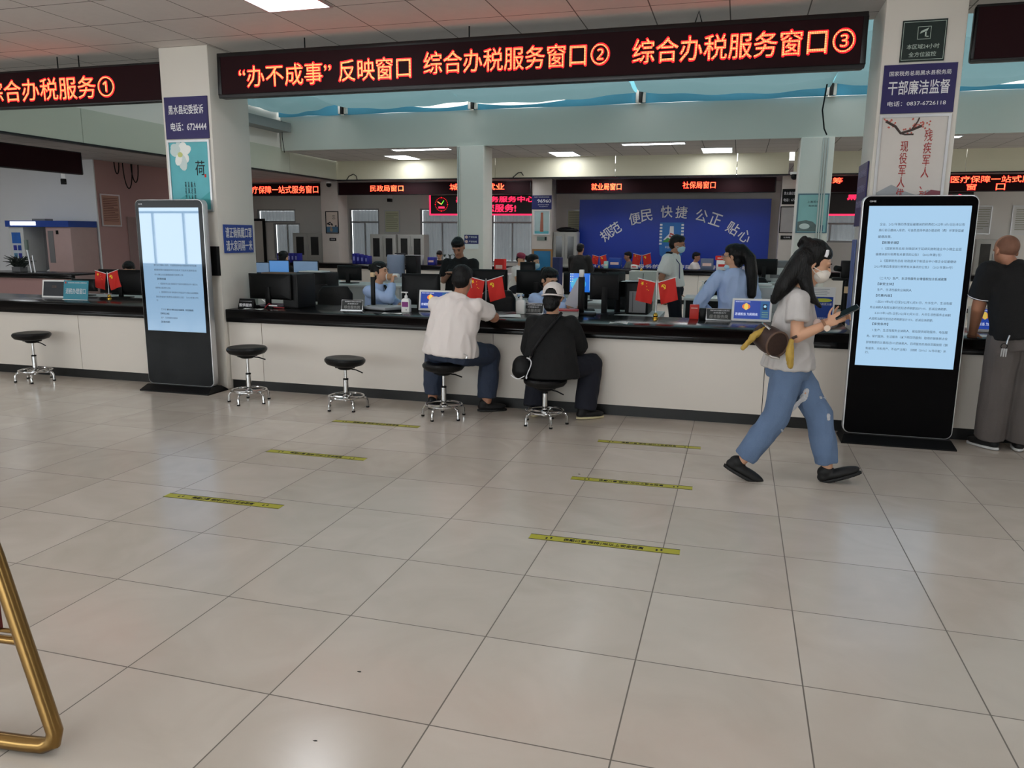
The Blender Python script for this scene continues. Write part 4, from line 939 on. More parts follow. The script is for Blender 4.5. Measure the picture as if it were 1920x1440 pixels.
# standing person with ponytail, seen from behind with a hand on the hip
J = rig((-.05, 8.32, 1.405), 152, False, .03, -.18, 'down'); 
J.update(shL=(-.185, 8.28, 1.185), shR=(.125, 8.33, 1.195), elL=(-.365, 8.20, .92), elR=(.20, 8.30, .95), wrL=(-.235, 8.32, .80), wrR=(.16, 8.45, .78), pel=(-.005, 8.33, .78), waist=(0, 8.33, .90), chest=(-.015, 8.33, 1.07), neck=(-.03, 8.33, 1.265),
    hpL=(-.09, 8.33, .76), hpR=(.08, 8.33, .76), knL=(-.09, 8.33, .42), knR=(.08, 8.33, .42), anL=(-.09, 8.33, .10), anR=(.08, 8.33, .10), f=(-.93, .3, -.15))
pony, P, AX = person('standing person with long black ponytail and white hair clip in light blue shirt', (0, 8.33, 0), SKIN, J, BLUESH, NAVYCL, hair=hair_pony, sleeve='long', vox=.008, hem=(0, 8.33, .66), mask=None,
    rad=[(.19, .14), (.155, .115), (.17, .115), (.15, .09), (.06, .055)], wr=.011, sleeve_r=(.07, .062, .045), hs=1.02)
c = V((0, 8.33, 0)); q = Blob(); q.limb([P(.06, -.06, .085), P(.0, -.105, .07), P(-.035, -.12, .04)], [.016, .02, .012]); q.make('hair_clip', WHITET, pony, c, .006, 2)
b = MB()
for s_ in (-1, 1):
    b.tube([P(s_*.032+.024*math.cos(k*PI/8), .102, .005+.019*math.sin(k*PI/8)) for k in range(16)], .0022, 5, closed=True).tube([P(s_*.056, .1, .008), P(s_*.075, .0, .005)], .0022, 5)
b.xf(Matrix.Translation(-c)).build('glasses', STEEL, pony)
q = Blob(); q.ellr(P(0, .06, -.1), (.05, .045, .03), AX); q.make('face_mask', MASKB, pony, c, .007, 2)
# officer in white short-sleeved shirt
J = rig((-.775, 10.5, 1.50), -5, False, .05, -.25, 'down'); J.update(f=(.97, -.12, -.2), neck=(-.82, 10.5, 1.385), chest=(-.835, 10.5, 1.2), waist=(-.82, 10.5, 1.06), pel=(-.80, 10.5, .93), shL=(-.82, 10.68, 1.31), shR=(-.875, 10.32, 1.30), elL=(-.82, 10.75, 1.06), elR=(-.945, 10.28, 1.07), wrL=(-.76, 10.74, .85), wrR=(-.915, 10.28, .86),
    hpL=(-.80, 10.6, .9), hpR=(-.80, 10.4, .9), knL=(-.76, 10.6, .5), knR=(-.74, 10.4, .5), anL=(-.78, 10.6, .1), anR=(-.74, 10.4, .1))
off, P, AX = person('standing officer in white short-sleeved shirt and pale blue mask, turned right', (-.79, 10.5, 0), SKIND, J, WHITESH, NAVYCL, hair='short', mask=MASKB, vox=.009, hem=(-.80, 10.5, .94), rad=[(.17, .13), (.165, .13), (.175, .13), (.15, .09), (.065, .06)], wr=.006, sleeve_r=(.085, .08, .05), slv=.75, hs=1.0)
q = Blob(); q.ellr((-.865, 10.36, 1.392), (.05, .055, .012), (V((1, 0, 0)), V((0, 1, -.25)), V((0, .25, 1)))); q.make('epaulette', NAVYCL, off, (-.79, 10.5, 0), .007, 1)
MB().tube([(-.03+.79-.79+.0, -.1, 1.36), (.06, -.12, 1.25), (.07, -.12, 1.06)], .006, 6).build('lanyard', NAVY, off)
# seated staff drinking from a cup
J = rig((-3.99, 8.3, 1.165), -3, True, .06, .02, 'desk'); J.update(elR=(-3.79, 8.10, .87), wrR=(-3.795, 8.20, 1.045), shR=(-4.05, 8.12, .95), elL=(-3.88, 8.42, .80), wrL=(-3.72, 8.25, .80))
dk, P, AX = person('seated person in light blue shirt and black tie drinking from a paper cup', (-4.08, 8.3, 0), SKIN, J, BLUESH, NAVYCL, hair=hair_bun, sleeve='long', vox=.008, rad=SR, wr=.007, sleeve_r=(.066, .058, .045),
    hands={'R': ((.05, .25, .95), (-.6, -.7, 0), (-.9, 0, .3), .9, .9, .05)})
c = V((-4.08, 8.3, 0)); q = Blob(); q.limb([P(0, .055, -.16), P(0, .10, -.24), P(0, .12, -.40)], [.016, .024, .03]); q.xf(Matrix.Identity(4)); q.make('necktie', BLKCL, dk, c, .008, 1)
MB().tube([P(.075, .0, .075)-c, P(.082, .02, .068)-c, P(.08, .05, .06)-c], .005, 6).build('hair_pin', STEEL, dk)
t = thing('paper_cup', 'brown and white paper cup at the mouth of the seated person in black tie', 'cup', (-3.865, 8.275, 1.11))
ax = V((.93, -.05, .1)).normalized(); MB().cyl(ax*-.01, ax*.062, .040, .036, 24).build('sleeve', mat('kraft_cup_sleeve', (178, 138, 104), .7), t); MB().cyl(ax*.062, ax*.125, .036, .030, 24).cyl(ax*-.022, ax*-.01, .041, .041, 24).build('cup_body', PAPER, t)
# staff half hidden behind the white cap
J = rig((-1.955, 8.25, 1.125), -38, True, .16, -.42, 'desk'); J.update(wrR=(-1.70, 8.0, .86), elR=(-1.90, 8.0, .84))
person('seated person with dark hair in light blue shirt, behind the person in white cap', (-2.1, 8.35, 0), SKIN, J, BLUESH, NAVYCL, hair=hair_bun, sleeve='long', vox=.008, rad=SR, wr=.007, sleeve_r=(.068, .06, .048), mask=None, hs=1.05)
# person in black T-shirt looking down at a phone
J = rig((-3.62, 9.93, 1.435), -86, False, .02, -.75, 'phone', .19); J.update(up=(0, -.4, 1)); J['shL'] = V((-3.43, 10.0, 1.21)); J['shR'] = V((-3.80, 10.0, 1.21)); J['neck'] = V((-3.62, 10.02, 1.295)); J['elL'] = V((-3.40, 9.93, .985)); J['elR'] = V((-3.83, 9.93, .985)); J['wrL'] = V((-3.57, 9.70, 1.09)); J['wrR'] = V((-3.66, 9.70, 1.09))
person('person in black T-shirt standing further back, head bent over a phone', (-3.62, 10.02, 0), SKIND, J, BLKCL, DKJEAN, hair='short', vox=.009, rad=[(.19, .135), (.18, .125), (.195, .125), (.165, .09), (.068, .062)], wr=.004, sleeve_r=(.08, .075, .05), slv=.8, hs=1.06)
t = thing('phone', 'dark phone in the hands of the person in black T-shirt further back', 'phone', (-3.615, 9.62, 1.12))
MB().box(-.04, .04, -.004, .004, -.05, .05).xf(Matrix.Rotation(-.9, 4, 'X')).build('body', BLK, t, bevel=.002)
# masked staff with a bun
J = rig((-3.11, 12.0, 1.19), -6, True, .1, -.12, 'desk')
bn, P, AX = person('seated person with hair bun and white mask in light blue shirt, beside the teal board', (-3.2, 12, 0), SKIN, J, BLUESH, NAVYCL, hair=hair_bun, sleeve='long', mask=MASKB, vox=.01, rad=SR, wr=.006, sleeve_r=(.066, .058, .045))
# far people
J = rig((-4.42, 16, 1.115), -20, True, .12, -.3, 'desk')
rc, P, AX = person('seated person in white shirt and wine red cap, far back right of the middle column', (-4.5, 16, 0), SKIN, J, WHITET, NAVYCL, hair='short', vox=.012, rad=SR, wr=.005, sleeve_r=(.07, .06, .05))
q = Blob(); q.ellr(P(0, -.01, .07), (.095, .108, .07), AX); q.ellr(P(0, .1, .05), (.06, .06, .012), AX); q.make('cap', mat('wine_red_cap', (128, 38, 62), .8), rc, (-4.5, 16, 0), .01, 2)
J = rig((-3.36, 17.1, 1.325), 78, False, .05, -.15, 'desk', .19)
person('person in dark jacket standing far back before the grey cabinet, back turned', (-3.36, 17.1, 0), SKIND, J, DARKJK, NAVYCL, hair='short', sleeve='long', vox=.012, rad=[(.2, .15), (.19, .14), (.2, .13), (.17, .1), (.07, .065)], wr=.006, sleeve_r=(.085, .08, .06), face_on=False)
J = rig((-2.78, 20.55, 1.10), 195, True, .12, -.2, 'desk')
person('seated person in grey jacket far back in front of the blue wall', (-2.7, 20.6, 0), SKIND, J, GREYJK, NAVYCL, hair='short', sleeve='long', vox=.012, rad=SR, wr=.006, sleeve_r=(.075, .068, .05))
J = rig((-1.03, 20.55, 1.11), -10, True, .14, -.2, 'desk')
person('seated person in white shirt before the blue wall, right of the officer', (-1.1, 20.6, 0), SKIND, J, WHITET, NAVYCL, hair='short', vox=.012, rad=SR, wr=.005, sleeve_r=(.078, .07, .05))
J = rig((-8.25, 9.1, 1.07), -62, True, .12, -.4, 'desk')
person('dark-haired person almost hidden behind the monitor left of the lotus poster pillar', (-8.28, 9.2, 0), SKIN, J, BLKCL, NAVYCL, hair='short', vox=.01, rad=SR, wr=.004)
J = rig((-8.22, 13.0, 1.16), 80, True, .1, -.1, 'desk')
person('dark-haired person seated with back turned before the lit monitors near the left pillar', (-8.25, 12.9, 0), SKIN, J, BLKCL, NAVYCL, hair=hair_bun, vox=.012, rad=SR, wr=.004, face_on=False)
J = rig((-7.95, 20.3, 1.06), -80, True, .12, -.5, 'desk')
person('dark-haired person nearly hidden behind the back counter in front of the grey cabinets', (-7.95, 20.4, 0), SKIN, J, BLKCL, NAVYCL, hair='short', vox=.012, rad=SR, wr=.004)
# ---------------------------------------------------------------- office furniture and equipment
DESKW = mat('white_desk_laminate', (206, 208, 206), .35, var=.03)
GREYP = mat('light_grey_plastic', (196, 198, 196), .45, var=.04)
MIDG = mat('mid_grey_plastic', (112, 112, 114), .5, var=.06)
CABG = mat('grey_cabinet_metal', (172, 172, 166), .45, var=.04)
CABGL = mat('dark_cabinet_glass', (38, 40, 40), .12, var=.3, scale=5)
FOLD = mat('blue_plastic_folder', (36, 40, 140), .45, var=.15)
def desk(label, x0, x1, y0, y1, z, panel=None, side='front'):
    t = thing('staff_desk', label, 'desk', ((x0+x1)/2, (y0+y1)/2, 0)); hx, hy = (x1-x0)/2, (y1-y0)/2
    MB().box(-hx, hx, -hy, hy, z-.03, z).build('desktop', DESKW, t, bevel=.004)
    MB().box(-hx+.03, hx-.03, -hy+.02, -hy+.04, .05, z-.03).build('modesty_panel', panel or DESKW, t, smooth=False)
    for s in (-1, 1): MB().box(s*(hx-.02)-.015, s*(hx-.02)+.015, -hy+.04, hy-.02, 0, z-.03).build('side_panel', DESKW, t, smooth=False)
    return t
def monitor(label, x, y, z, w, h, rot=0, screen=None, lift=.10, group=None, tilt=0, back=BLK):
    # rot 0: the screen looks towards -Y (the public side); rot PI: its back does
    t = thing('monitor', label, 'monitor', (x, y, z), rot, group)
    m = Matrix.Translation((0, 0, lift+h/2)) @ Matrix.Rotation(tilt, 4, 'X')
    MB().loft([[V((sx*w/2*k, yy, sz*h/2*k2)) for sx, sz in ((-1, -1), (1, -1), (1, 1), (-1, 1))] for yy, k, k2 in ((-.012, 1, 1), (.012, 1, 1), (.03, .9, .86), (.045, .55, .5))]).xf(m).build('housing', back, t, bevel=.003)
    MB().box(-w/2+.012, w/2-.012, -.0135, -.012, -h/2+.016, h/2-.012).xf(m).build('screen', screen or GLOSSB, t)
    MB().box(-.03, .03, .028, .055, .005, lift+h*.5).build('neck', back, t, bevel=.003)
    MB().prismz([(-.12, -.06), (.12, -.06), (.10, .11), (-.10, .11)], 0, .012).build('foot', back, t, bevel=.003)
    return t
def chair(label, x, y, top, rot, w=.44, group=None):
    # rot 0: sitter looks towards -Y
    t = thing('office_chair', label, 'chair', (x, y, 0), rot, group)
    q = Blob(); q.torso([(0, .20, top-.50), (0, .22, top-.3), (0, .24, top-.1), (0, .255, top-.02)], [(w*.46, .045), (w*.5, .05), (w*.48, .045), (w*.36, .03)], (1, 0, 0)); q.make('backrest', LEATH, t, (0, 0, 0), .014, 6)
    q = Blob(); q.torso([(0, 0, .40), (0, 0, .48)], [(w*.52, .24), (w*.5, .23)], (1, 0, 0)); q.make('seat', LEATH, t, (0, 0, 0), .014, 5)
    for s in (-1, 1):
        MB().tube([(s*w*.5, .18, .44), (s*w*.6, .16, .62), (s*w*.58, -.06, .65), (s*w*.52, -.1, .46)], .018, 8).build('armrest', BLK, t)
    MB().cyl((0, 0, .06), (0, 0, .40), .025).build('column', BLK2, t)
    for k in range(5):
        a = 2*PI*k/5+.3; MB().tube([(0, 0, .09), (.15*math.cos(a), .15*math.sin(a), .08), (.27*math.cos(a), .27*math.sin(a), .03)], [.022, .018, .022], 8).build('leg', BLK2, t)
    return t
desk('white staff desk behind the counter under the monitor beside the tablet', -3.62, -2.75, 7.66, 8.15, .745)
desk('white staff desk behind the counter at the computer with blue desktop', -1.85, -.75, 7.85, 8.75, .78)
desk('white staff desk behind the counter near the ponytail', .15, .92, 8.5, 9.2, .72)
desk('tall white desk panel behind the empty chair left', -5.7, -4.25, 9.45, 10.1, .93)
desk('white desk behind the row of dark monitors in the middle', -3.3, -1.0, 9.3, 9.95, .80)
desk('white desk with dark front panel beside the officer in white shirt', -.62, .35, 9.75, 10.35, .86, BLK2)
desk('white desk far left carrying the lit landscape monitors', -7.4, -6.0, 10.4, 11.1, .92)
desk('white desk before the person with hair bun', -2.62, -1.9, 11.7, 12.4, .78)
desk('grey desk under the large copier', .15, 1.0, 11.6, 12.4, .98, CABG)
desk('white desk left of the lotus poster pillar', -8.9, -7.1, 8.15, 8.7, .76)
counter('low black-topped counter far back in front of the blue wall', -4.9, .9, 19.25, 19.95, [-2.9, -.9])
counter('low black-topped counter far back in front of the rear windows', -12.4, -5.65, 19.0, 19.7, [-9.0, -7.3])
counter('low black-topped counter far back right of the right mid column', 1.6, 7.3, 19.25, 19.95, [3.5])
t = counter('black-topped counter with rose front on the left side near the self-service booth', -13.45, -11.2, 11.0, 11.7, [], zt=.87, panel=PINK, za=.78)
# on the front counter
monitor('black monitor seen from behind on the counter right of the lotus poster pillar', -4.68, 7.12, .83, .54, .265, PI-.12, lift=.085, tilt=-.03)
t = thing('computer_tower', 'matt black computer case standing next to the leftmost black monitor', 'computer', (-4.43, 7.27, .83)); MB().box(-.105, .075, -.16, .2, 0, .35).build('case', BLK2, t, bevel=.012); MB().box(-.09, .06, -.163, -.16, .02, .33).build('front_cover', BLK, t)
t = thing('mouse', 'black mouse on the counter under the leftmost black monitor', 'mouse', (-4.76, 6.98, .83)); MB().ell((0, 0, .016), (.032, .055, .018)).build('shell', BLK, t)
t = thing('cable', 'red and white cable ends below the leftmost black monitor', 'cable', (-4.68, 7.0, .83)); MB().tube([(0, 0, .006), (.04, .02, .05), (.10, .02, .012), (.2, .04, .008)], .006, 6).build('cable_run', mat('red_cable', (150, 40, 50), .5), t); MB().tube([(-.03, .0, .09), (.02, -.02, .07)], .006, 6).tube([(.05, 0, .03), (.14, .01, .028)], .007, 6).build('plug', PAPER, t)
def paper(label, x, y, z, w, d, rot=0):
    t = thing('paper_sheet', label, 'paper', (x, y, z), rot); MB().grid(6, 4, lambda u, v: V((-w/2+w*u, -d/2+d*v, .001+.006*math.sin(u*3+v*2)**2))).build('sheet', PAPER, t); return t
paper('white paper lying on the counter below the leftmost black monitor', -4.72, 6.86, .83, .22, .07)
paper('white slip on the counter below the sanitizer bottle with purple label', -3.22, 6.95, .83, .2, .08)
paper('white sheets on the counter right of the person in white T-shirt', -2.12, 7.12, .83, .30, .24, .3)
paper('white card on the black counter left of the crossed flags near the ponytail', -.99, 6.87, .83, .16, .09, .05)
paper('white forms on the counter by the hand of the person in black polo', 2.0, 6.98, .83, .3, .2, .1)
def nameplate(label, x, y, rot=0, w=.23, h=.11, z=.83):
    t = thing('name_plate', label, 'name plate', (x, y, z), rot)
    m = Matrix.Rotation(-.25, 4, 'X')
    MB().box(-w/2, w/2, -.004, .004, 0.0, h).xf(m).build('clear_frame', STEEL, t, bevel=.002); MB().box(-w/2, w/2, -.02, .06, 0, .006).build('stand_foot', STEEL, t)
    MB().box(-w/2+.006, w/2-.006, -.006, -.004, .008, h-.006).xf(m).build('plate', mat('dark_plate', (36, 40, 40), .4), t)
    text('lettering', '国家税务总局黑水县税务局', TXTW, t, m @ face(.01, -.0065, h-.02), w*.75, .012)
    text('lettering', '办税服务厅', TXTW, t, m @ face(.01, -.0065, h-.042), w*.5, .012)
    text('lettering', '综合服务岗', mat('silver_lettering', (150, 150, 148), .4), t, m @ face(0, -.0065, .034), w*.72, .035, bold=.01)
    return t
nameplate('dark name plate beside the document scanner on the left', -3.735, 7.1, .12)
nameplate('dark name plate left of the person in white cap', -1.93, 7.42, -.05)
nameplate('dark name plate left of the white tablet near the ponytail', -.145, 7.47, .05)
def sanitizer(label, x, y, z, lab=None, s=1.0):
    t = thing('sanitizer_bottle', label, 'bottle', (x, y, z))
    MB().loft([[V((a*s, b*s, zz*s)) for a, b in ((-w_, -d_), (w_, -d_), (w_, d_), (-w_, d_))] for zz, w_, d_ in ((0, .043, .028), (.115, .043, .028), (.135, .032, .024), (.142, .016, .016))]).build('bottle_body', PAPER, t, bevel=.006*s)
    MB().lathe([(.0, .14*s), (.016*s, .14*s), (.016*s, .165*s), (.007*s, .168*s), (.006*s, .19*s), (.02*s, .192*s), (.02*s, .202*s), (0, .204*s)], 16).box(-.05*s, 0, -.008*s, .008*s, .192*s, .203*s).build('pump', PAPER, t)
    if lab:
        MB().box(-.033*s, .033*s, -.0295*s, -.028*s, .055*s, .105*s).build('label', lab, t); MB().box(.008*s, .016*s, -.0298*s, -.028*s, .022*s, .031*s).build('mark', TXTK, t)
    return t
PUR = mat('purple_label', (128, 40, 120), .5)
sanitizer('white pump bottle with purple label in front of the left tablet', -3.155, 7.14, .83, PUR)
sanitizer('plain white pump bottle left of the person in white cap', -2.04, 7.4, .83)
sanitizer('white pump bottle on the desk beyond the ponytail elbow', -.40, 9.95, .86)
TABS = mat('tablet_blue_screen', (14, 20, 60), .15, emit=.55, ec=(48, 84, 190), var=0)
def tablet(label, x, y, rot=0, dark=False, w=.35, h=.21, z=.83):
    t = thing('tablet_display', label, 'tablet', (x, y, z), rot); m = Matrix.Translation((0, 0, .005)) @ Matrix.Rotation(-.2, 4, 'X')
    MB().box(-w/2, w/2, 0, .016, 0, h).xf(m).build('white_bezel', PAPER, t, bevel=.005)
    MB().box(-w/2+.02, w/2-.02, -.0012, 0, .022, h-.02).xf(m).build('screen', mat('dark_tablet_screen', (52, 56, 62), .2, var=.1) if dark else TABS, t)
    MB().prismx([(.03, 0), (.10, 0), (.045, h*.6)], -.04, .04).build('stand', PAPER, t)
    if not dark:
        MB().box(-w/2+.25, w/2-.024, -.0018, -.0012, .026, h-.024).xf(m).build('side_panel', mat('tablet_side_panel', (24, 60, 110), .2, emit=.35, ec=(60, 130, 190)), t)
        lx = -.05
        MB().loft([[V((lx+.036*math.cos(2*PI*k/24), yy, .135+.026*math.sin(2*PI*k/24))) for k in range(24)] for yy in (-.0024, -.0014)]).xf(m).build('emblem_ring', mat('orange_emblem', (230, 120, 50), .4, emit=.5), t)
        MB().loft([[V((lx+.018*math.cos(2*PI*k/24), yy, .135+.032*math.sin(2*PI*k/24))) for k in range(24)] for yy in (-.0030, -.0022)]).xf(m).build('emblem_core', mat('yellow_emblem', (235, 200, 90), .4, emit=.5), t)
        text('lettering', '忠诚担当 为民税收', mat('glowing_white_lettering', (220, 226, 240), .4, emit=.6), t, m @ face(-.045, -.0022, .065), .2, .026, bold=.01)
        text('lettering', '国家税务总局四川省税务局', mat('glowing_white_lettering'), t, m @ face(-.08, -.0022, .178), .13, .009)
        MB().box(w/2-.078, w/2-.042, -.0026, -.0018, .11, .16).xf(m).build('figure_icon', mat('icon_dark', (14, 26, 60), .3), t)
        MB().loft([[V((w/2-.06+.012*math.cos(2*PI*k/16), yy, .14+.012*math.sin(2*PI*k/16))) for k in range(16)] for yy in (-.0032, -.0026)]).xf(m).build('figure_icon', mat('icon_pale', (170, 215, 240), .3, emit=.5), t)
        for k in range(3): MB().box(w/2-.085, w/2-.03, -.0026, -.0018, .04+.02*k, .05+.02*k).xf(m).build('list_row', mat('row_teal', (110, 150, 150), .3, emit=.2), t)
    else:
        text('lettering', '国徽', mat('dim_lettering', (96, 78, 70), .5), t, m @ face(0, -.0016, .13), .06, .03)
    return t
tablet('white-framed tablet with blue screen behind the bottle with purple label', -2.93, 7.33, .03)
tablet('white-framed tablet with blue screen in front of the ponytail', .145, 7.42, -.03)
tablet('white-framed tablet with blue screen at the elbow of the person in black polo', 2.05, 7.25, 0)
tablet('white-framed tablet with dark screen on the counter at the left edge', -7.64, 7.22, .12, True, .32, .21)
t = thing('sign_board', 'teal tax refund window plate standing on the counter at the left', 'sign', (-7.23, 7.12, .83), .08)
m = Matrix.Rotation(-.18, 4, 'X')
MB().box(-.16, .16, 0, .008, 0, .22).xf(m).build('panel', mat('teal_plate', (56, 140, 160), .4, var=.08), t); MB().box(-.165, .165, -.006, .0, -.0, .006).build('foot', PAPER, t)
text('lettering', '退税办理窗口', TXTW, t, m @ face(0, -.001, .10), .26, .065); text('lettering', '国家税务总局黑水县税务局', TXTW, t, m @ face(.02, -.001, .195), .24, .016)
MB().ell((-.135, -.002, .195), (.012, .003, .012)).xf(m).build('emblem', mat('red_gold_emblem', (190, 60, 40), .4), t)
t = thing('name_plate', 'small black plate with white lettering at the left end of the counter', 'name plate', (-4.83, 6.90, .83), .0)
MB().prismx([(-.02, 0), (.05, 0), (.02, .10)], -.09, .09).build('plate', BLK, t); text('lettering', '暂停服务', TXTW, t, Matrix.Rotation(-.3, 4, 'X') @ face(0, -.022, .033), .15, .034, bold=.02); MB().box(-.07, .07, -.006, -.003, .075, .079).build('line_mark', STEEL, t)
def star(cx, cz, r, y, rot=0):
    return [(cx+(r if k % 2 == 0 else r*.4)*math.sin(PI*k/5+rot), cz+(r if k % 2 == 0 else r*.4)*math.cos(PI*k/5+rot)) for k in range(10)]
def flags(label, x, y, z, h=.34, rot=0, s=1.0, base=True, group=None):
    t = thing('flag_stand', label, 'flag stand', (x, y, z), rot, group)
    MB().cyl((0, 0, .03*s), (0, 0, h), .004*s, n=10).build('pole', STEEL, t)
    MB().lathe([(0, 0), (.03*s, 0), (.03*s, .008*s), (.018*s, .014*s), (.024*s, .03*s), (.018*s, .046*s), (.008*s, .056*s), (0, .058*s)], 20).build('base', GOLD, t)
    for sd in (-1, 1):
        tilt = .30*sd if sd < 0 else .36
        ang = math.radians(-12 if sd < 0 else -20)
        # flag hangs from a sloping top rod, its inner edge at the pole
        e = V((sd*.155*s, 0, (.035 if sd < 0 else .05)*s)); o = V((sd*.012*s, -.006, h-.02*s))
        MB().cyl(o, o+e*1.08, .004*s, n=8).build('top_rod', PAPER, t)
        wv = V((e.x, 0, e.z)); dn = V((sd*(-.035 if sd < 0 else -.02)*s*-1, 0, -1)).normalized()
        H_ = .205*s
        def fp(u, v, off=0): return o+wv*u+V((sd*.0, 0, 0))+V((.18*sd*(u-.5)*v*.0+(-.03 if sd < 0 else .035)*v*s, -.002-.012*s*math.sin(u*7+v*3)*v-off, -H_*v))
        f = MB(); f.grid(12, 12, lambda u, v: fp(u, v)); f.build('flag_cloth', FLAGR, t)
        def loc(px, pz):    # px, pz in 0..1 flag coordinates measured on the visible face
            return fp(px, pz, .0022)
        def shape(pts, nm):
            bb = MB(); bb.poly([loc(a, b) for a, b in pts]); bb.build(nm, YEL, fl)
        fl = [c_ for c_ in t.children if c_.name.startswith('flag_cloth')][-1]
        if sd < 0:
            shape([(1-a, b) for a, b in star(.25, .18, .11, 0)], 'large_star')
            for (a, b) in ((.1+.42, .27), (.22+.24, .40), (.36, .42), (.55, .14)): shape([(1-.75+c0-.3, d0) for c0, d0 in star(a, b, .035, 0)], 'small_star')
        else:
            shape([(.28+.13*math.cos(k*PI/8-1.9), .26+.115*math.sin(k*PI/8-1.9)) for k in range(10)]+[(.28+.085*math.cos(k*PI/8-1.9), .26+.075*math.sin(k*PI/8-1.9)) for k in range(9, -1, -1)], 'sickle')
            shape([(.18, .19), (.22, .15), (.40, .35), (.36, .38)], 'hammer'); shape([(.14, .22), (.22, .13), (.27, .17), (.19, .26)], 'hammer')
    return t
flags('crossed red flags on a gold base right of the person in white T-shirt', -2.355, 7.25, .83, .345)
flags('crossed red flags on a gold base left of the ponytail', -.72, 7.40, .83, .36)
flags('crossed red flags on the counter left of the lotus poster pillar', -7.0, 7.38, .83, .31, s=.93)
flags('small crossed red flags on a low cabinet beyond the counter, before the blue wall', -1.88, 16.0, .92, .33)
flags('small crossed red flags on the far back counter by the blue wall', -3.35, 19.5, .83, .3)
t = thing('document_scanner', 'grey document scanner with tall black post beside the drinking person', 'scanner', (-3.47, 7.3, .83))
MB().prismz([(-.2, -.1), (.1, -.2), (.2, -.05), (.2, .14), (-.18, .14)], .012, .04).build('base_plate', mat('scanner_grey', (150, 152, 156), .4), t, bevel=.005); MB().prismz([(-.19, -.09), (.1, -.19), (.19, -.04), (.19, .13), (-.17, .13)], 0, .012).build('foot', BLK, t)
MB().box(-.175, -.135, .05, .08, .04, .33).build('post', BLK, t, bevel=.004); MB().box(-.175, -.135, .045, .08, .33, .375).build('camera_head', mat('beige_plastic', (206, 178, 140), .5), t, bevel=.004); MB().cyl((-.155, -.05, .04), (-.155, -.05, .044), .012).build('button', BLK, t)
t = thing('document_scanner', 'black document camera post with white top before the blue desktop monitor', 'scanner', (-1.46, 7.52, .83))
MB().box(-.14, .14, -.06, .08, 0, .02).build('base_plate', BLK2, t, bevel=.004); MB().box(-.03, .03, -.015, .02, .02, .37).build('post', BLK, t, bevel=.004); MB().box(-.022, .022, -.02, .02, .37, .44).build('camera_head', PAPER, t, bevel=.004)
for k, (lab, c_, dz) in enumerate((('red file folder on top of a pile of papers before the black post', mat('red_folder', (190, 40, 44), .5), .05), ('white paper pile with grey edges before the black post', GREYP, 0))):
    t = thing('paper_pile', lab, 'papers', (-1.60+.0*k, 7.4, .83+dz), .15)
    b = MB()
    for j in range(1 if k == 0 else 5): b.box(-.14+.005*j, .14, -.10+.003*j, .1, .01*j, .01*j+.008)
    b.build('sheets', c_, t)
t = thing('box', 'small upright red box on the counter left of the ponytail name plate', 'box', (-.37, 7.52, .83)); MB().box(-.042, .042, -.03, .03, 0, .135).build('carton', mat('red_carton', (196, 44, 34), .5, var=.05), t, bevel=.002); MB().box(-.03, .03, -.031, -.03, .10, .108).build('label', mat('pale_label', (224, 190, 180), .6), t)
t = thing('black_box', 'small black holder right of the upright red box', 'holder', (-.29, 7.55, .83)); MB().box(-.035, .035, -.03, .03, 0, .1).build('body', BLK, t, bevel=.004)
# notice stand near the walking person (the square codes are left blank)
t = thing('notice_stand', 'white stand with blue notice behind the phone of the walking person', 'stand', (.75, 7.45, .83))
MB().box(-.10, .10, 0, .012, 0, .33).build('panel', PAPER, t); MB().box(-.11, .11, -.05, .09, 0, .008).build('foot', ALU, t)
MB().box(-.085, .085, -.002, 0, .04, .245).build('blue_print', BLUEB, t); MB().loft([[V((-.0+.075*math.cos(a), yy, .215+.017*math.sin(a))) for a in [2*PI*k/20 for k in range(20)]] for yy in (-.004, -.002)]).build('yellow_banner', mat('lime_banner', (198, 206, 70), .5), t)
text('lettering', '扫码办税更方便', TXTW, t, face(0, -.0024, .18), .15, .02); text('lettering', '欢迎关注', TXTW, t, face(0, -.0024, .055), .07, .012)
for k in range(4): MB().box(-.085, .03+.02*(k % 2), -.002, 0, .262+.016*k, .266+.016*k).build('print_line', mat('grey_print', (120, 130, 140), .6), t)
# equipment behind the counter
monitor('black monitor seen from behind, right of the drinking person', -3.32, 7.92, .745, .44, .34, PI+.05, lift=.09)
monitor('black monitor seen from behind partly hidden by the person in white T-shirt', -2.84, 8.05, .745, .34, .30, PI-.3, lift=.1)
SCRB = mat('lit_blue_desktop', (10, 30, 80), .2, emit=.9, ec=(30, 110, 215), var=0)
t = monitor('lit monitor with blue desktop behind the person in white cap', -1.62, 8.55, .78, .36, .235, .12, SCRB, lift=.185)
MB().loft([[V((-.075+.085*math.cos(a), yy, .29+.07*math.sin(a))) for a in [2*PI*k/20 for k in range(20)]] for yy in (-.0155, -.0136)]).build('desktop_glow', mat('lit_cyan', (30, 90, 120), .3, emit=.8, ec=(70, 180, 225)), t)
MB().box(.05, .14, -.0165, -.0136, .22, .39).build('window_pane', mat('lit_white_window', (180, 200, 220), .3, emit=.7), t)
for k in range(8): MB().box(-.165+.022*(k % 2), -.153+.022*(k % 2), -.0165, -.0136, .395-.028*(k//2), .407-.028*(k//2)).build('icon', mat('lit_icon', (200, 220, 230), .3, emit=.5), t)
monitor('black monitor seen from behind right of the black document post', -1.33, 8.1, .78, .30, .27, PI+.25, lift=.16, back=BLK2)
monitor('second black monitor seen from behind, beside the black computer case', -1.25, 8.33, .78, .26, .27, PI+.9, lift=.17, back=BLK2)
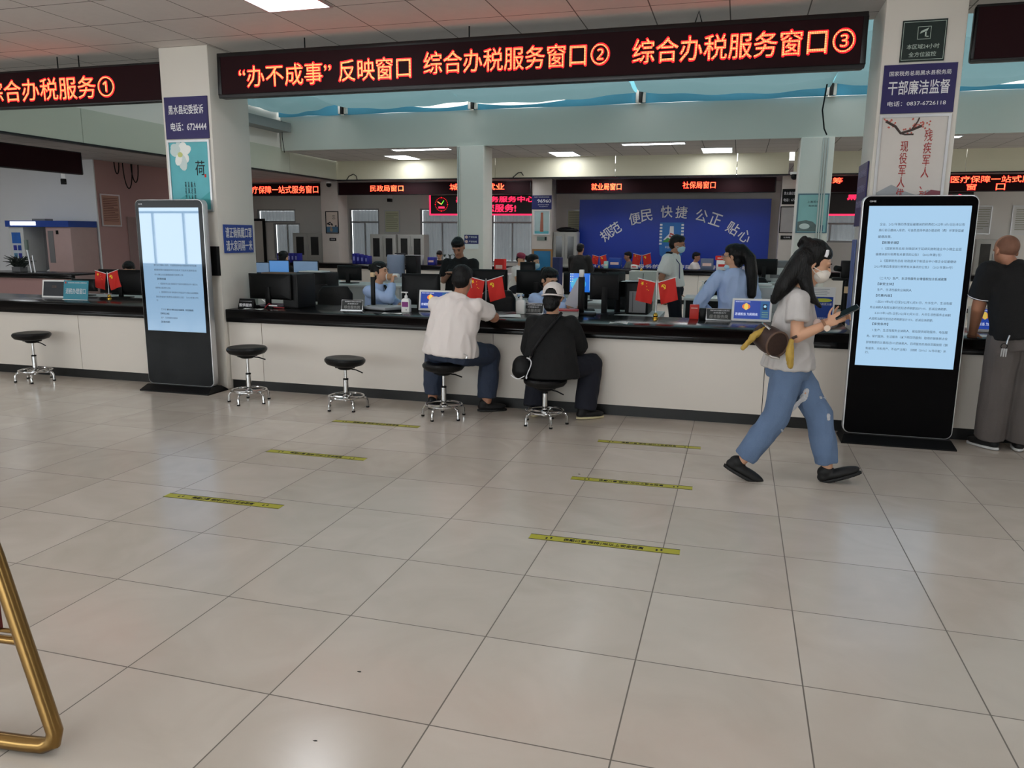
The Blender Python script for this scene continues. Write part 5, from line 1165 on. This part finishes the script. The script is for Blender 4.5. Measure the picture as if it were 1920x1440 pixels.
t = thing('computer_tower', 'black computer case with grey front under white paper, left of the flags', 'computer', (-1.0, 8.45, .78)); MB().box(-.13, .12, -.2, .2, 0, .34).build('case', BLK, t, bevel=.02); MB().box(-.085, .09, -.204, -.2, .02, .245).build('front_cover', MIDG, t); MB().box(-.05, -.045, -.206, -.204, .03, .235).build('seam', BLK, t)
paper('white paper lying on the black computer case', -1.03, 8.38, 1.121, .3, .3)
t = thing('keyboard', 'black keyboard between the document post and the monitor backs', 'keyboard', (-1.45, 7.95, .78), .2); MB().box(-.2, .2, -.07, .07, 0, .02).build('body', BLK, t, bevel=.004); MB().box(-.19, .19, -.06, .06, .02, .024).build('keys', BLK2, t)
chair('empty black leather chair behind the left name plate', -4.54, 8.15, 1.0, .35)
chair('empty black chair behind the crossed flags in the middle', -2.62, 8.35, .99, .1)
chair('black chair with its back behind the black computer case', -1.2, 9.05, 1.13, PI)
chair('black chair with its back beyond the elbow of the ponytail person', -.30, 11.15, 1.05, PI+.2)
chair('dark chair with its back right behind the ponytail', .24, 10.75, 1.12, PI-.2)
t = thing('printer', 'black printer with white paper on top behind the leftmost monitor', 'printer', (-5.1, 8.85, .76)); MB().box(-.25, .17, -.15, .2, 0, .36).build('body', BLK, t, bevel=.02); MB().box(-.1, .2, -.2, -.15, .0, .22).build('tray', BLK2, t, bevel=.01); MB().box(-.22, .1, -.12, .1, .36, .372).build('paper', PAPER, t)
desk('black low desk under the black printer on the left', -5.45, -4.85, 8.55, 9.2, .76, BLK)
monitor('black monitor seen from behind on the tall white desk', -5.15, 9.75, .93, .38, .2, PI-.1, lift=.04)
paper('white sheets on the tall white desk', -5.5, 9.65, .93, .3, .25)
LAND = mat('lit_landscape_screen', (60, 80, 100), .3, emit=.45, ec=(120, 150, 185), var=.5, scale=7)
SKYS = mat('lit_sky_screen', (40, 90, 150), .3, emit=.55, ec=(90, 150, 215), var=.2, scale=4)
monitor('lit monitor showing a snowy landscape near the left pillar', -6.42, 10.75, .92, .42, .2, .1, LAND, lift=.07)
monitor('lit monitor showing a blue sky beside the snowy landscape one', -6.92, 10.8, .92, .34, .2, .15, SKYS, lift=.07)
monitor('lit monitor peeking out at the edge of the left pillar', -7.28, 10.9, .92, .30, .18, .1, LAND, lift=.05)
t = thing('box', 'brown carton with blue band before the lit landscape monitors', 'box', (-6.3, 10.0, .76)); MB().box(-.35, .1, -.1, .15, 0, .28).build('carton', mat('brown_carton', (126, 100, 84), .8, var=.2), t); MB().box(-.33, -.22, -.104, -.1, .02, .26).build('blue_band', BLUEB, t)
desk('low desk carrying the brown carton', -6.9, -6.0, 9.75, 10.3, .76)
for i, (lab, x, y, w_, h_, r_) in enumerate((('wide black monitor seen from behind, leftmost of the dark row in the middle', -3.05, 9.5, .5, .30, PI), ('wide black monitor seen from behind, middle of the dark row', -2.42, 9.52, .52, .30, PI+.1), ('wide black monitor seen from behind, rightmost of the dark row, under the hair bun', -1.85, 9.6, .5, .27, PI-.1))): monitor(lab, x, y, .80, w_, h_, r_, lift=.07)
monitor('small black monitor on the desk right of the person in black T-shirt', -2.62, 9.82, .80, .2, .22, PI, lift=.24)
t = thing('printer', 'white printer carrying a telephone right of the ponytail', 'printer', (.30, 8.82, .72)); MB().box(-.14, .14, -.2, .2, 0, .36).build('body', GREYP, t, bevel=.01); MB().box(.05, .1, -.203, -.2, .24, .28).build('display', BLK, t); MB().box(-.13, .13, -.204, -.2, .2, .203).build('tray_line', MIDG, t); MB().box(-.12, .12, -.204, -.2, .1, .103).build('tray_line', MIDG, t)
t = thing('telephone', 'white desk telephone on the white printer', 'telephone', (.26, 8.82, 1.08), .2); MB().box(-.09, .09, -.09, .09, 0, .03).build('body', PAPER, t, bevel=.01); MB().tube([(-.08, -.06, .035), (-.07, -.03, .055), (-.07, .04, .055), (-.08, .07, .035)], .016, 8).build('handset', PAPER, t)
t = thing('copier', 'large grey copier with a curved lid right of the ponytail', 'copier', (.60, 12.0, .98)); MB().box(-.2, .2, -.25, .25, 0, .2).build('body', GREYP, t, bevel=.01); MB().prism([(-.2, .2), (.2, .2), (.2, .26), (.1, .29), (-.05, .29), (-.2, .25)], -.25, .25).build('lid', MIDG, t, bevel=.004); MB().box(-.15, .05, -.256, -.25, .05, .1).build('tray', MIDG, t)
monitor('black monitor seen from behind between the ponytail and the grey copier', .36, 11.75, .98, .36, .22, PI, lift=.10)
t = thing('document_camera', 'black camera stand on a post behind the mask of the walking person', 'camera stand', (1.12, 9.0, 0)); MB().cyl((0, 0, .02), (0, 0, 1.15), .03).build('post', BLK, t); MB().box(-.12, .12, -.12, .12, 0, .02).build('foot', BLK, t); MB().box(-.14, .14, -.06, .06, 1.15, 1.18).box(-.06, .05, -.05, .05, 1.18, 1.36).build('camera_head', BLK, t, bevel=.006); MB().cyl((-.06, -.0, 1.27), (-.12, -.04, 1.28), .03).build('lens', BLK2, t); MB().box(-.02, .04, -.08, -.06, 1.02, 1.09).build('label', mat('beige_plastic'), t)
# water bottle, speaker, shelves of things on the back counters
WATER = mat('blue_water_bottle', (186, 198, 226), .15, trans=.45, ior=1.15, var=.1)
t = thing('water_dispenser', 'water dispenser with a pale blue bottle behind the drinking person', 'water dispenser', (-4.79, 10.5, 0)); MB().box(-.15, .15, -.15, .15, 0, .98).build('cabinet', GREYP, t, bevel=.02); MB().lathe([(0, .98), (.06, .98), (.12, 1.02), (.13, 1.05), (.125, 1.10), (.13, 1.12), (.13, 1.28), (.12, 1.31), (0, 1.315)], 28).build('bottle', WATER, t)
t = thing('speaker', 'tall black speaker box right of the water dispenser', 'speaker', (-4.56, 10.6, 0)); MB().box(-.08, .08, -.1, .1, 1.0, 1.3).build('cabinet', BLK, t, bevel=.01); MB().cyl((0, 0, 0), (0, 0, 1.0), .02).build('stand', BLK, t); MB().box(-.1, .1, -.1, .1, 0, .015).build('foot', BLK, t)
for k, (x, y, z, h, grp) in enumerate([(-9.98+.12*j, 19.3, .83, .27-.02*j, 'a') for j in range(4)]+[(-12.3+.11*j, 19.3, .83, .25, 'b') for j in range(6)]):
    ws = [('flattest left', 'second', 'third', 'rightmost shortest')[j] for j in range(4)]
    lab = ('blue ring folder in the row right of the ink painting column, %s' % ws[k]) if k < 4 else 'blue ring folder in the row left of the ink painting column'
    t = thing('ring_folder', lab, 'folder', (x, y, z), group='blue folders on the back counter right of the painting' if k < 4 else 'blue folders on the back counter left of the painting')
    MB().box(-.05, .05, -.13, .13, 0, h).build('cover', FOLD, t, bevel=.004); MB().box(-.02, .02, -.132, -.13, h*.3, h*.7).build('label', mat('pale_blue_label', (140, 150, 210), .6), t)
chair('black chair top beside the blue folders at the back', -9.2, 20.4, 1.12, .3)
for k, (lab, x, y, z, sx, sz, m) in enumerate((('blue box of papers on the back counter right of the black speaker', -7.8, 19.4, .83, .2, .2, FOLD), ('grey and red box on the back counter behind the water bottle', -8.3, 19.4, .83, .45, .25, GREYP), ('white box with red lettering on the back counter before the blue wall', -.35, 19.55, .83, .3, .24, PAPER), ('grey blue box stack left of the white box before the blue wall', -.72, 19.55, .83, .3, .27, mat('slate_box', (96, 106, 130), .6)), ('red box on top of the white box before the blue wall', -.36, 19.55, 1.07, .34, .1, FLAGR), ('blue standing frame on the far back counter', -2.95, 19.5, .83, .3, .25, BLUEB), ('pale mint cup on the far back counter beside the blue frame', -3.15, 19.4, .83, .1, .17, mat('mint_cup', (150, 196, 190), .5)), ('white calendar on the far back counter left of the grey jacket', -2.45, 19.4, .83, .16, .1, PAPER), ('red standing card at the far window beside the wine red cap', -5.0, 16.4, .78, .22, .32, FLAGR))):
    t = thing('box' if 'box' in lab else lab.split(' on ')[0].split(' at ')[0].split()[-1], lab, 'box' if 'box' in lab else lab.split(' on ')[0].split(' at ')[0].split()[-1], (x, y, z)); MB().box(-sx/2, sx/2, -.1, .1, 0, sz).build('body', m, t, bevel=.006); MB().box(-sx*.35, sx*.35, -.102, -.1, sz*.35, sz*.6).build('print_band', mat('pale_label') if m != PAPER else FLAGR, t)
desk('desk carrying the red standing card far back', -5.3, -4.72, 16.1, 16.8, .78)
t = thing('storage_cabinet', 'grey low cabinet carrying the small crossed flags beyond the counter', 'cabinet', (-1.8, 16.0, 0)); MB().box(-.3, .25, -.2, .2, 0, .92).build('body', CABG, t, bevel=.006); MB().box(-.02, -.01, -.204, -.2, .05, .88).build('door_gap', BLK2, t)
for k in range(4):
    t = thing('vase', '%s small vase in the row on the back counter left of the middle column' % ('leftmost', 'second', 'third', 'rightmost')[k], 'vase', (-7.45+.15*k, 19.4, .83), group='vases on the back counter')
    MB().lathe([(0, 0), (.035, 0), (.055, .06), (.045, .13), (.025, .17), (.035, .21), (0, .21)], 16).build('body', (PAPER, MIDG, mat('dark_vase', (70, 66, 62), .3, var=.3), mat('dark_vase'))[k], t)
    b = MB(); rnd = random.Random(k)
    for j in range(7): a = rnd.uniform(0, 6.3); b.tube([(0, 0, .2), (.03*math.cos(a), .03*math.sin(a), .26), (.07*math.cos(a), .07*math.sin(a), .27+.03*rnd.random())], [.004, .01, .002], 5)
    b.build('leaves', mat('dull_green_leaf', (60, 72, 60), .7), t)
def cabinet(label, x, y, z1, w, d=.42):
    t = thing('storage_cabinet', label, 'cabinet', (x, y, 0)); MB().box(-w/2, w/2, -d/2, d/2, 0, z1).build('body', CABG, t, bevel=.006)
    for s in (-1, 1):
        dr = MB().box(min(s*.006, s*(w/2-.01)), max(s*.006, s*(w/2-.01)), -d/2-.015, -d/2-.001, z1*.5, z1-.03).build('door', CABG, t, bevel=.003)
        cx = s*w*.25; MB().box(cx-w*.13, cx+w*.13, -d/2-.018, -d/2-.014, z1*.58, z1-.12).build('glass_panel', CABGL, dr)
        MB().box(s*.035-.008, s*.035+.008, -d/2-.03, -d/2-.014, z1*.68, z1*.78).build('handle', STEEL, dr)
        MB().box(min(s*.006, s*(w/2-.01)), max(s*.006, s*(w/2-.01)), -d/2-.015, -d/2-.001, .05, z1*.48).build('door', CABG, t, bevel=.003)
    return t
cabinet('grey filing cabinet with glass doors left of the ink painting column', -13.25, 22.55, 1.64, 1.05)
cabinet('grey filing cabinet with glass doors under the long framed notice', -10.55, 22.4, 1.62, .86)
cabinet('grey filing cabinet with glass doors right of the one under the framed notice', -9.62, 22.4, 1.62, .86)
cabinet('grey filing cabinet with bright glass left of the blue wall', -4.64, 21.55, 1.72, .66)
t = thing('bag', 'dark folded bag lying on the cabinet left of the blue wall', 'bag', (-4.65, 21.55, 1.72)); q = Blob(); q.ellr((0, 0, .06), (.28, .14, .07), (V((1, 0, 0)), V((0, 1, 0)), V((0, 0, 1)))); q.ellr((.15, 0, .05), (.2, .1, .05), (V((1, 0, 0)), V((0, 1, 0)), V((0, 0, 1)))); q.make('body', BLK2, t, (0, 0, 0), .02, 2, .01, 8)
cabinet('pale cabinet at the rear wall behind the person in black polo', 6.2, 22.6, 1.62, .9)
# notices, pictures and plates
NOTI = mat('cream_notice_print', (206, 208, 178), .5, var=.03)
def notice(label, x0, x1, z0, z1, y, m=NOTI, fr=ALU, lines=9, lm=None):
    t = framed('framed_notice', label, x0, x1, z0, z1, y, m, fr, .03, 'notice'); w_, h_ = x1-x0, z1-z0
    b = MB(); rnd = random.Random(int(x0*10))
    for k in range(lines): b.box(-w_*.38, w_*(.38-.3*rnd.random()*(k % 3 == 2)), -.0135, -.012, h_*(.86-.75*k/lines), h_*(.86-.75*k/lines)+h_*.02)
    b.build('print_lines', lm or mat('notice_text', (130, 134, 112), .6), t); return t
notice('cream framed notice above the grey cabinets left of the middle column', -10.86, -10.33, 1.66, 2.37, 23.0)
notice('cream framed notice above the cabinet left of the blue wall', -4.95, -4.42, 1.78, 2.38, 23.0)
notice('pale framed notice on the rear wall beside the kiosk screen', 5.75, 6.2, 1.74, 2.47, 23.0, mat('grey_notice_print', (190, 190, 188), .4, var=.1))
notice('pale framed notice at the right edge of the photo on the rear wall', 6.65, 7.4, 1.73, 2.47, 23.0, mat('white_notice_print', (206, 206, 204), .4), lines=12)
t = notice('rose framed notice on the rose wall at the left', -.28, .28, 0, .70, 0, mat('rose_notice_print', (176, 134, 118), .45, var=.05), ALU, 14, mat('brown_notice_text', (110, 70, 64), .6)); t.location = (-13.49, 14.48, 1.73); t.rotation_euler = (0, 0, PI/2)
t = thing('wall_panel', 'narrow grey panel on the rose wall partly behind the kiosk', 'panel', (-13.49, 15.3, .4), PI/2); MB().box(-.35, .35, -.02, 0, 0, 1.55).build('panel', mat('rose_grey_panel', (150, 126, 124), .5), t)
t = framed('ink_painting', 'ink painting of a vase with blue base on the back left column', -11.93, -11.50, 1.63, 2.28, 21.2, mat('parchment_print', (206, 190, 178), .6, var=.04), BLK2, .025, 'painting')
MB().box(-.19, .19, -.0135, -.012, .03, .2).build('blue_ground', mat('slate_blue_print', (70, 110, 140), .6, var=.2), t); MB().prism([(-.06, .06), (0, .05), (.02, .12), (-.02, .2), (-.05, .2), (-.08, .12)], -.0145, -.0135).build('vase_print', mat('vase_print', (150, 130, 110), .6, var=.4, scale=30), t)
text('lettering', '忘', TXTK, t, face(.06, -.013, .48), .1, .13)
b = MB()
for x_, z_ in ((-.12, .3), (-.07, .32), (-.02, .28), (-.09, .26), (.0, .25), (.12, .22), (-.14, .28)): b.ell((x_, -.0135, z_), (.035, .001, .02), 8, 5)
b.build('flower_print', TXTK, t)
t = board('wall_plate', 'small black plate under the ink painting', 'sign', -11.82, -11.6, 1.41, 1.5, 21.2, BLK); text('lettering', '民政局', TXTW, t, face(0, -.013, .045), .14, .04)
t = framed('pagoda_poster', 'pale poster with a red tower on the column left of the blue wall', -5.5, -5.04, 1.64, 2.3, 21.2, mat('pale_teal_print', (180, 204, 204), .5, var=.1, scale=4), ALU, .025)
MB().prism([(-.05, .08), (.05, .08), (.035, .6), (-.03, .6)], -.0135, -.012).build('tower_print', mat('rust_print', (170, 104, 84), .6, var=.3, scale=40), t); MB().box(-.2, .2, -.0133, -.012, .03, .1).build('ground_print', TEALP, t)
t = board('sign_board', 'blue hotline board with the number 96960 on the column left of the blue wall', 'sign', -5.56, -5.0, 2.33, 2.70, 21.2, mat('deep_blue_board', (28, 34, 100), .45)); text('lettering', '96960', TXTW, t, face(.07, -.013, .22), .38, .09, bold=.02); text('lettering', '党员干部政策咨询热线', TXTW, t, face(0, -.013, .325), .42, .03); text('lettering', '县乡村公共服务', TXTW, t, face(.05, -.013, .12), .32, .025); text('lettering', '欢迎拨打', TXTW, t, face(.05, -.013, .07), .25, .02)
t = board('wall_plate', 'grey green plate under the poster with the red tower', 'sign', -5.4, -5.12, 1.48, 1.59, 21.2, mat('grey_green_plate', (120, 136, 130), .5)); MB().box(.08, .13, -.0135, -.012, .01, .1).build('dark_end', BLK2, t)
t = board('sign_board', 'black complaint hotline board on the column right of the blue wall', 'sign', .97, 1.45, 2.44, 2.82, 21.2, BLK); text('lettering', '黑水县纪委投诉', TXTW, t, face(0, -.013, .27), .4, .08); text('lettering', '电话：6724444', TXTW, t, face(0, -.013, .11), .4, .075)
t = framed('grey_poster', 'grey ink poster on the column right of the blue wall', .95, 1.46, 1.73, 2.39, 21.2, mat('grey_ink_print', (164, 160, 158), .5, var=.12, scale=5), BLK2, .02); text('lettering', '荷', TXTK, t, face(.1, -.013, .45), .09, .11)
t = board('wall_plate', 'small black plate under the grey ink poster', 'sign', 1.0, 1.3, 1.57, 1.67, 21.2, BLK); text('lettering', '社保局', TXTW, t, face(0, -.013, .05), .16, .04)
# mountain poster on the right mid column, interrupted by cable ducts
t = framed('mountain_poster', 'teal poster with misty mountain on the right mid column', .965, 1.495, 1.69, 2.385, 15.2, mat('teal_mist_print', (150, 196, 194), .5, var=.2, scale=2.5), mat('slate_frame', (90, 120, 134), .5), .022)
MB().prism([(-.24, .03), (.1, .03), (.1, .12), (.02, .2), (-.1, .23), (-.24, .2)], -.0135, -.012).build('mountain_print', mat('grey_mountain_print', (104, 116, 114), .6, var=.4, scale=14), t)
MB().ell((-.12, -.0138, .12), (.09, .001, .05)).build('mist_print', mat('mist_print', (214, 220, 216), .6), t)
text('lettering', '上善若水', TXTK, t, face(.0, -.013, .55), .2, .04); text('lettering', '海纳百川', TXTK, t, face(.02, -.013, .48), .2, .035)
MB().box(.15, .2, -.0138, -.012, .03, .14).build('blue_print', mat('slate_blue_print'), t)
for k, (x, lab) in enumerate(((1.32, 'white cable duct crossing the mountain poster, leftmost of three'), (1.36, 'white cable duct crossing the mountain poster, middle of three'), (1.40, 'white cable duct crossing the mountain poster, rightmost of three'))):
    tag(MB().box(x-.012, x+.012, 15.165, 15.198, .0, 3.34).build('cable_duct', mat('duct_white', (196, 198, 194), .5), smooth=False), lab, 'cable duct', 'cable ducts on the right mid column')
for k, (x, lab) in enumerate(((-5.535, 'thin cable duct on the middle column, left one'), (-5.50, 'thin cable duct on the middle column, right one'))):
    tag(MB().box(x-.01, x+.01, 15.17, 15.198, 0, 3.34).build('cable_duct', mat('duct_white'), smooth=False), lab, 'cable duct', 'cable ducts on the middle column')
t = board('sign_board', 'navy sign with two round icons on the middle column', 'sign', -5.40, -5.10, 1.43, 1.61, 15.2, mat('deep_blue_board')); 
for z_ in (.045, .135): MB().cyl((-.105, -.013, z_), (-.105, -.0145, z_), .032, n=20).build('round_icon', mat('pale_label'), t); text('lettering', '严禁吸烟', TXTW, t, face(.03, -.0135, z_), .17, .035)
t = board('wall_box', 'white switch box under the navy sign on the middle column', 'box', -5.40, -5.10, 1.33, 1.42, 15.2, PAPER, .04)
# blue wall board with arched motto and emblem
t = thing('blue_wall_board', 'large royal blue wall board with an arched white motto', 'wall board', (-1.8, 22.0, 0)); MB().box(-2.58, 2.55, 0, .12, 0, 2.62).build('board', BLUEW, t, smooth=False)
MOT = [('规', -3.60, 1.66, 38), ('范', -3.36, 1.83, 32), ('便', -2.82, 2.10, 12), ('民', -2.50, 2.19, 8), ('快', -1.96, 2.29, 2), ('捷', -1.56, 2.27, -3), ('公', -1.02, 2.18, -14), ('正', -.65, 2.08, -18), ('贴', -.19, 1.85, -30), ('心', .13, 1.65, -34)]
for ch, x, z, a in MOT: text('motto_lettering', ch, TXTW, t, face(x+1.8, -.012, z, math.radians(a)), .31, .32, bold=.012, ext=.012)
text('lettering', '全心全意为人民服务的宗旨 便民利民服务群众满意', TXTW, t, face(-.05, -.008, .80), 4.6, .12, bold=.02)
em = MB(); em.prism([(-.32, -.18), (-.30, -.42), (-.12, -.6), (.12, -.62), (.3, -.42), (.32, -.18), (.32, .45), (-.32, .45)], -.012, -.001).build('emblem_shield', mat('emblem_blue', (36, 110, 184), .4, var=.15), t); e_ = t.children[-1]
for o in t.children:
    if o.name.startswith('emblem_shield'): e_ = o
e_.location = (.0, 0, 1.55)
MB().prism([(-.22, -.02), (-.06, .15), (-.05, .35), (.05, .35), (.06, .15), (.22, -.02)], -.016, -.011).build('mountain', TXTW, e_)
MB().prism([(-.25, -.08), (-.1, .04), (.05, -.04), (.2, .02), (.2, -.1)], -.019, -.015).build('green_field', mat('emblem_green', (70, 150, 80), .5), e_)
MB().tube([(.06, -.02, .12), (-.03, -.02, .15), (-.05, -.02, .08), (.05, -.02, .03), (.04, -.02, -.05), (-.07, -.02, -.06)], .022, 8).build('red_ribbon', mat('emblem_red', (190, 50, 40), .5), e_)
for s in (-1, 1):
    b = MB()
    for k in range(7): b.box(s*.29-.035, s*.29+.035, -.016, -.011, -.15+.085*k, -.10+.085*k)
    b.build('braid', TXTW, e_)
text('lettering', '利民人社', TXTW, e_, face(0, -.013, -.22), .32, .06)
# teal poster board with orange frame behind the person with the bun
t = framed('poster_board', 'teal board with orange frame standing behind the person with hair bun', -3.35, -3.0, .70, 1.38, 12.85, mat('sea_blue_print', (50, 130, 180), .5, var=.1), mat('orange_frame', (176, 120, 70), .6), .03, 'board'); MB().box(-.15, .15, .0, .02, -.70, .02).build('stand', BLK2, t)
t = thing('office_divider', 'dark blue cabinet left of the person in dark jacket', 'cabinet', (-3.75, 16.2, 0)); MB().box(-.18, .16, -.15, .15, 0, 1.16).build('body', mat('dark_blue_cabinet', (28, 34, 84), .5), t, bevel=.01)
# cameras
for lab, x, y, z in (('white dome camera with dark lens on the back left column', -11.75, 21.15, 3.08), ('dark dome camera beside the right end of the cream panel', 1.02, 17.6, 2.9)):
    t = thing('dome_camera', lab, 'camera', (x, y, z)); MB().cyl((0, 0, 0), (0, 0, .05), .09).build('mount', PAPER, t); MB().ell((0, -.02, -.04), (.075, .075, .07)).build('dome', BLK, t)
for lab, x, y, z, r_ in (('small camera under the black sign on the left side', -12.6, 12.4, 2.5, .8), ('small dark camera on the rear wall below the civil affairs LED sign', -10.6, 22.9, 2.62, 0)):
    t = thing('wall_camera', lab, 'camera', (x, y, z), r_); MB().box(-.05, .05, -.14, .06, 0, .1).build('body', BLK, t, bevel=.01); MB().box(-.035, .035, -.06, .1, .1, .2).build('bracket', PAPER, t)
# wires looping over the back panels
for lab, pts in (('thin black wire looping up beside the dome camera on the cream panel', [(-9.35, 17.692, 2.91), (-9.28, 17.692, 3.0), (-9.16, 17.692, 3.05), (-9.08, 17.692, 3.0), (-9.06, 17.692, 2.91)]), ('thin black wire looping on the cream panel right of the middle column', [(-5.1, 17.69, 2.92), (-4.98, 17.69, 3.02), (-4.9, 17.69, 3.03), (-4.85, 17.69, 2.96)])):
    tag(MB().tube(pts, .01, 6).build('wire', BLK), lab, 'wire')
# self-service booth at the left wall
t = thing('self_service_booth', 'white self-service tax booth with a blue band and lit sign at the left wall', 'booth', (-14.25, 13.65, 0))
MB().box(-.92, -.52, -.3, .42, 0, 1.70).build('left_cabinet', GREYP, t, bevel=.01); MB().box(.08, .74, -.3, .42, 0, 1.70).build('right_cabinet', mat('booth_rose_panel', (176, 150, 146), .5), t, bevel=.01)
MB().box(-.95, .74, -.34, .42, 1.70, 1.83).build('blue_band', BLUEB, t); MB().box(-.80, -.12, -.352, -.34, 1.73, 1.81).build('lit_sign', mat('lit_white_sign', (240, 244, 250), .4, emit=1.6), t)
MB().box(-.52, .08, .2, .42, 0, 1.70).build('niche_back', MIDG, t, smooth=False); MB().box(-.32, -.02, .12, .2, .95, 1.42).build('screen', GLOSSB, t); MB().box(-.45, .05, -.15, .2, .62, .70).build('shelf', GREYP, t); MB().prismx([(-.12, .70), (.1, .70), (.1, .82)], -.3, -.02).build('keyboard', PAPER, t)
b = MB(); b.grid(16, 1, lambda u, v: V((-.13+.2*u, .05+.02*math.sin(u*26), .75+.93*v))).build('curtain', mat('blue_curtain', (26, 44, 110), .8), t)
MB().box(-.84, -.60, -.306, -.3, .75, 1.58).build('poster', mat('booth_poster', (186, 196, 206), .5), t); MB().box(-.84, -.60, -.309, -.306, 1.35, 1.58).build('poster_header', mat('booth_blue', (40, 100, 180), .5, var=.3), t)
for k in range(6): MB().box(-.82+.12*(k % 2), -.73+.12*(k % 2), -.309, -.306, 1.2-.17*(k//2), 1.31-.17*(k//2)).build('poster_picture', (FOLD, BLUEB, mat('booth_teal', (70, 120, 150), .5))[k % 3], t)
MB().box(.14, .28, -.306, -.3, .95, 1.62).build('wall_slot', MIDG, t); MB().box(.36, .42, -.31, -.3, 1.55, 1.63).build('camera', BLK, t)
MB().box(-.25, .1, -.3, -.1, 1.83, 1.87).build('top_box', MIDG, t)
t = thing('plant_pot', 'dark leafy plant beside a tall pen on the counter at the left edge', 'plant', (-12.9, 11.5, .87)); MB().box(-.1, .1, -.08, .08, 0, .08).build('pot', MIDG, t)
b = MB(); rnd = random.Random(5)
for j in range(70):
    a = rnd.uniform(0, 6.3); r_ = rnd.uniform(.05, .42); p0 = V((rnd.uniform(-.1, .1), 0, .05)); p2 = V((r_*math.cos(a), .4*r_*math.sin(a), rnd.uniform(.08, .3))); b.tube([p0, (p0+p2)/2+V((0, 0, .06)), p2], [.004, .012, .003], 5)
b.build('foliage', mat('dark_green_leaf', (34, 42, 36), .7, var=.4), t)
t = thing('pen_stand', 'tall pen stand beside the dark plant on the left counter', 'pen stand', (-12.4, 11.3, .87)); MB().tube([(0, 0, 0), (-.03, 0, .25), (-.06, 0, .42)], .02, 8).build('arm', STEEL, t); MB().box(-.09, -.03, -.02, .02, .4, .58).build('head', mat('grey_green_plate'), t); MB().tube([(.08, 0, 0), (.05, 0, .3)], .015, 8).build('leg', STEEL, t)
t = thing('steel_chair', 'chair with chrome armrests behind the counter at the left edge', 'chair', (-9.75, 8.6, 0)); MB().tube([(-.3, 0, .0), (-.3, 0, .62), (-.28, 0, .68), (.25, 0, .68), (.3, 0, .62), (.3, 0, 0)], .018, 8).build('frame', CHROME, t); MB().box(-.28, .28, -.2, .25, .4, .46).build('seat', LEATH, t, bevel=.02); MB().tube([(-.55, .1, .62), (-.42, .0, .74), (-.36, .05, .66)], .022, 8).build('armrest', CHROME, t); MB().tube([(-.3, .3, 0), (-.3, .3, .5), (.3, .3, .5), (.3, .3, 0)], .018, 8).build('rear_frame', CHROME, t)
monitor('black monitor seen from behind on the left counter section, touching the kiosk edge', -7.66, 8.32, .76, .72, .31, PI, lift=.05)
monitor('low black monitor seen from behind left of the crossed flags at the left', -8.35, 8.4, .76, .40, .16, PI, lift=.06)
monitor('black monitor left of the door panel behind the left pillar', -6.95, 9.9, .76, .4, .2, PI, lift=.08)
d = thing('door_1', 'x', 'door', (-15.3, 22.98, 0)); struct(d); del d['category']; del d['label']; MB().box(-.85, .05, -.05, 0, 0, 2.02).build('door_leaf', WHITE, d); MB().box(.05, .12, -.07, .0, 0, 2.1).box(-.9, .05, -.07, 0, 2.02, 2.1).build('door_frame', BLK2, d); MB().box(-.6, -.4, -.056, -.05, 1.15, 1.35).build('door_notice', MIDG, d)
# a few specks on the floor
for i, (x, y, lab) in enumerate(((-.95, 4.98, 'dark scrap on the floor left of the middle tape of the right row'), (-1.2, 1.95, 'tiny dark speck on the floor near the brass stand'), (-1.25, 2.35, 'tiny dark crumb on the floor beside the brass stand'))):
    t = tag(MB().prismz([(-.008, -.002), (.0, -.003), (.007, 0), (.001, .002)], 0, .002).build('floor_scrap', BLK), lab, 'scrap'); t.location = (x, y, 0)

t = thing('paper_sheet', 'grey white paper held upright before the blue desktop monitor', 'paper', (-1.62, 7.95, .86))
MB().loft([[V(p) for p in ((-.10, 0, .03), (.03, 0, -.01), (.09, .02, .33), (.03, .02, .30), (-.05, .01, .14))], [V((p[0], p[1]+.002, p[2])) for p in ((-.10, 0, .03), (.03, 0, -.01), (.09, .02, .33), (.03, .02, .30), (-.05, .01, .14))]]).build('sheet', mat('shaded_paper', (205, 204, 214), .7), t)
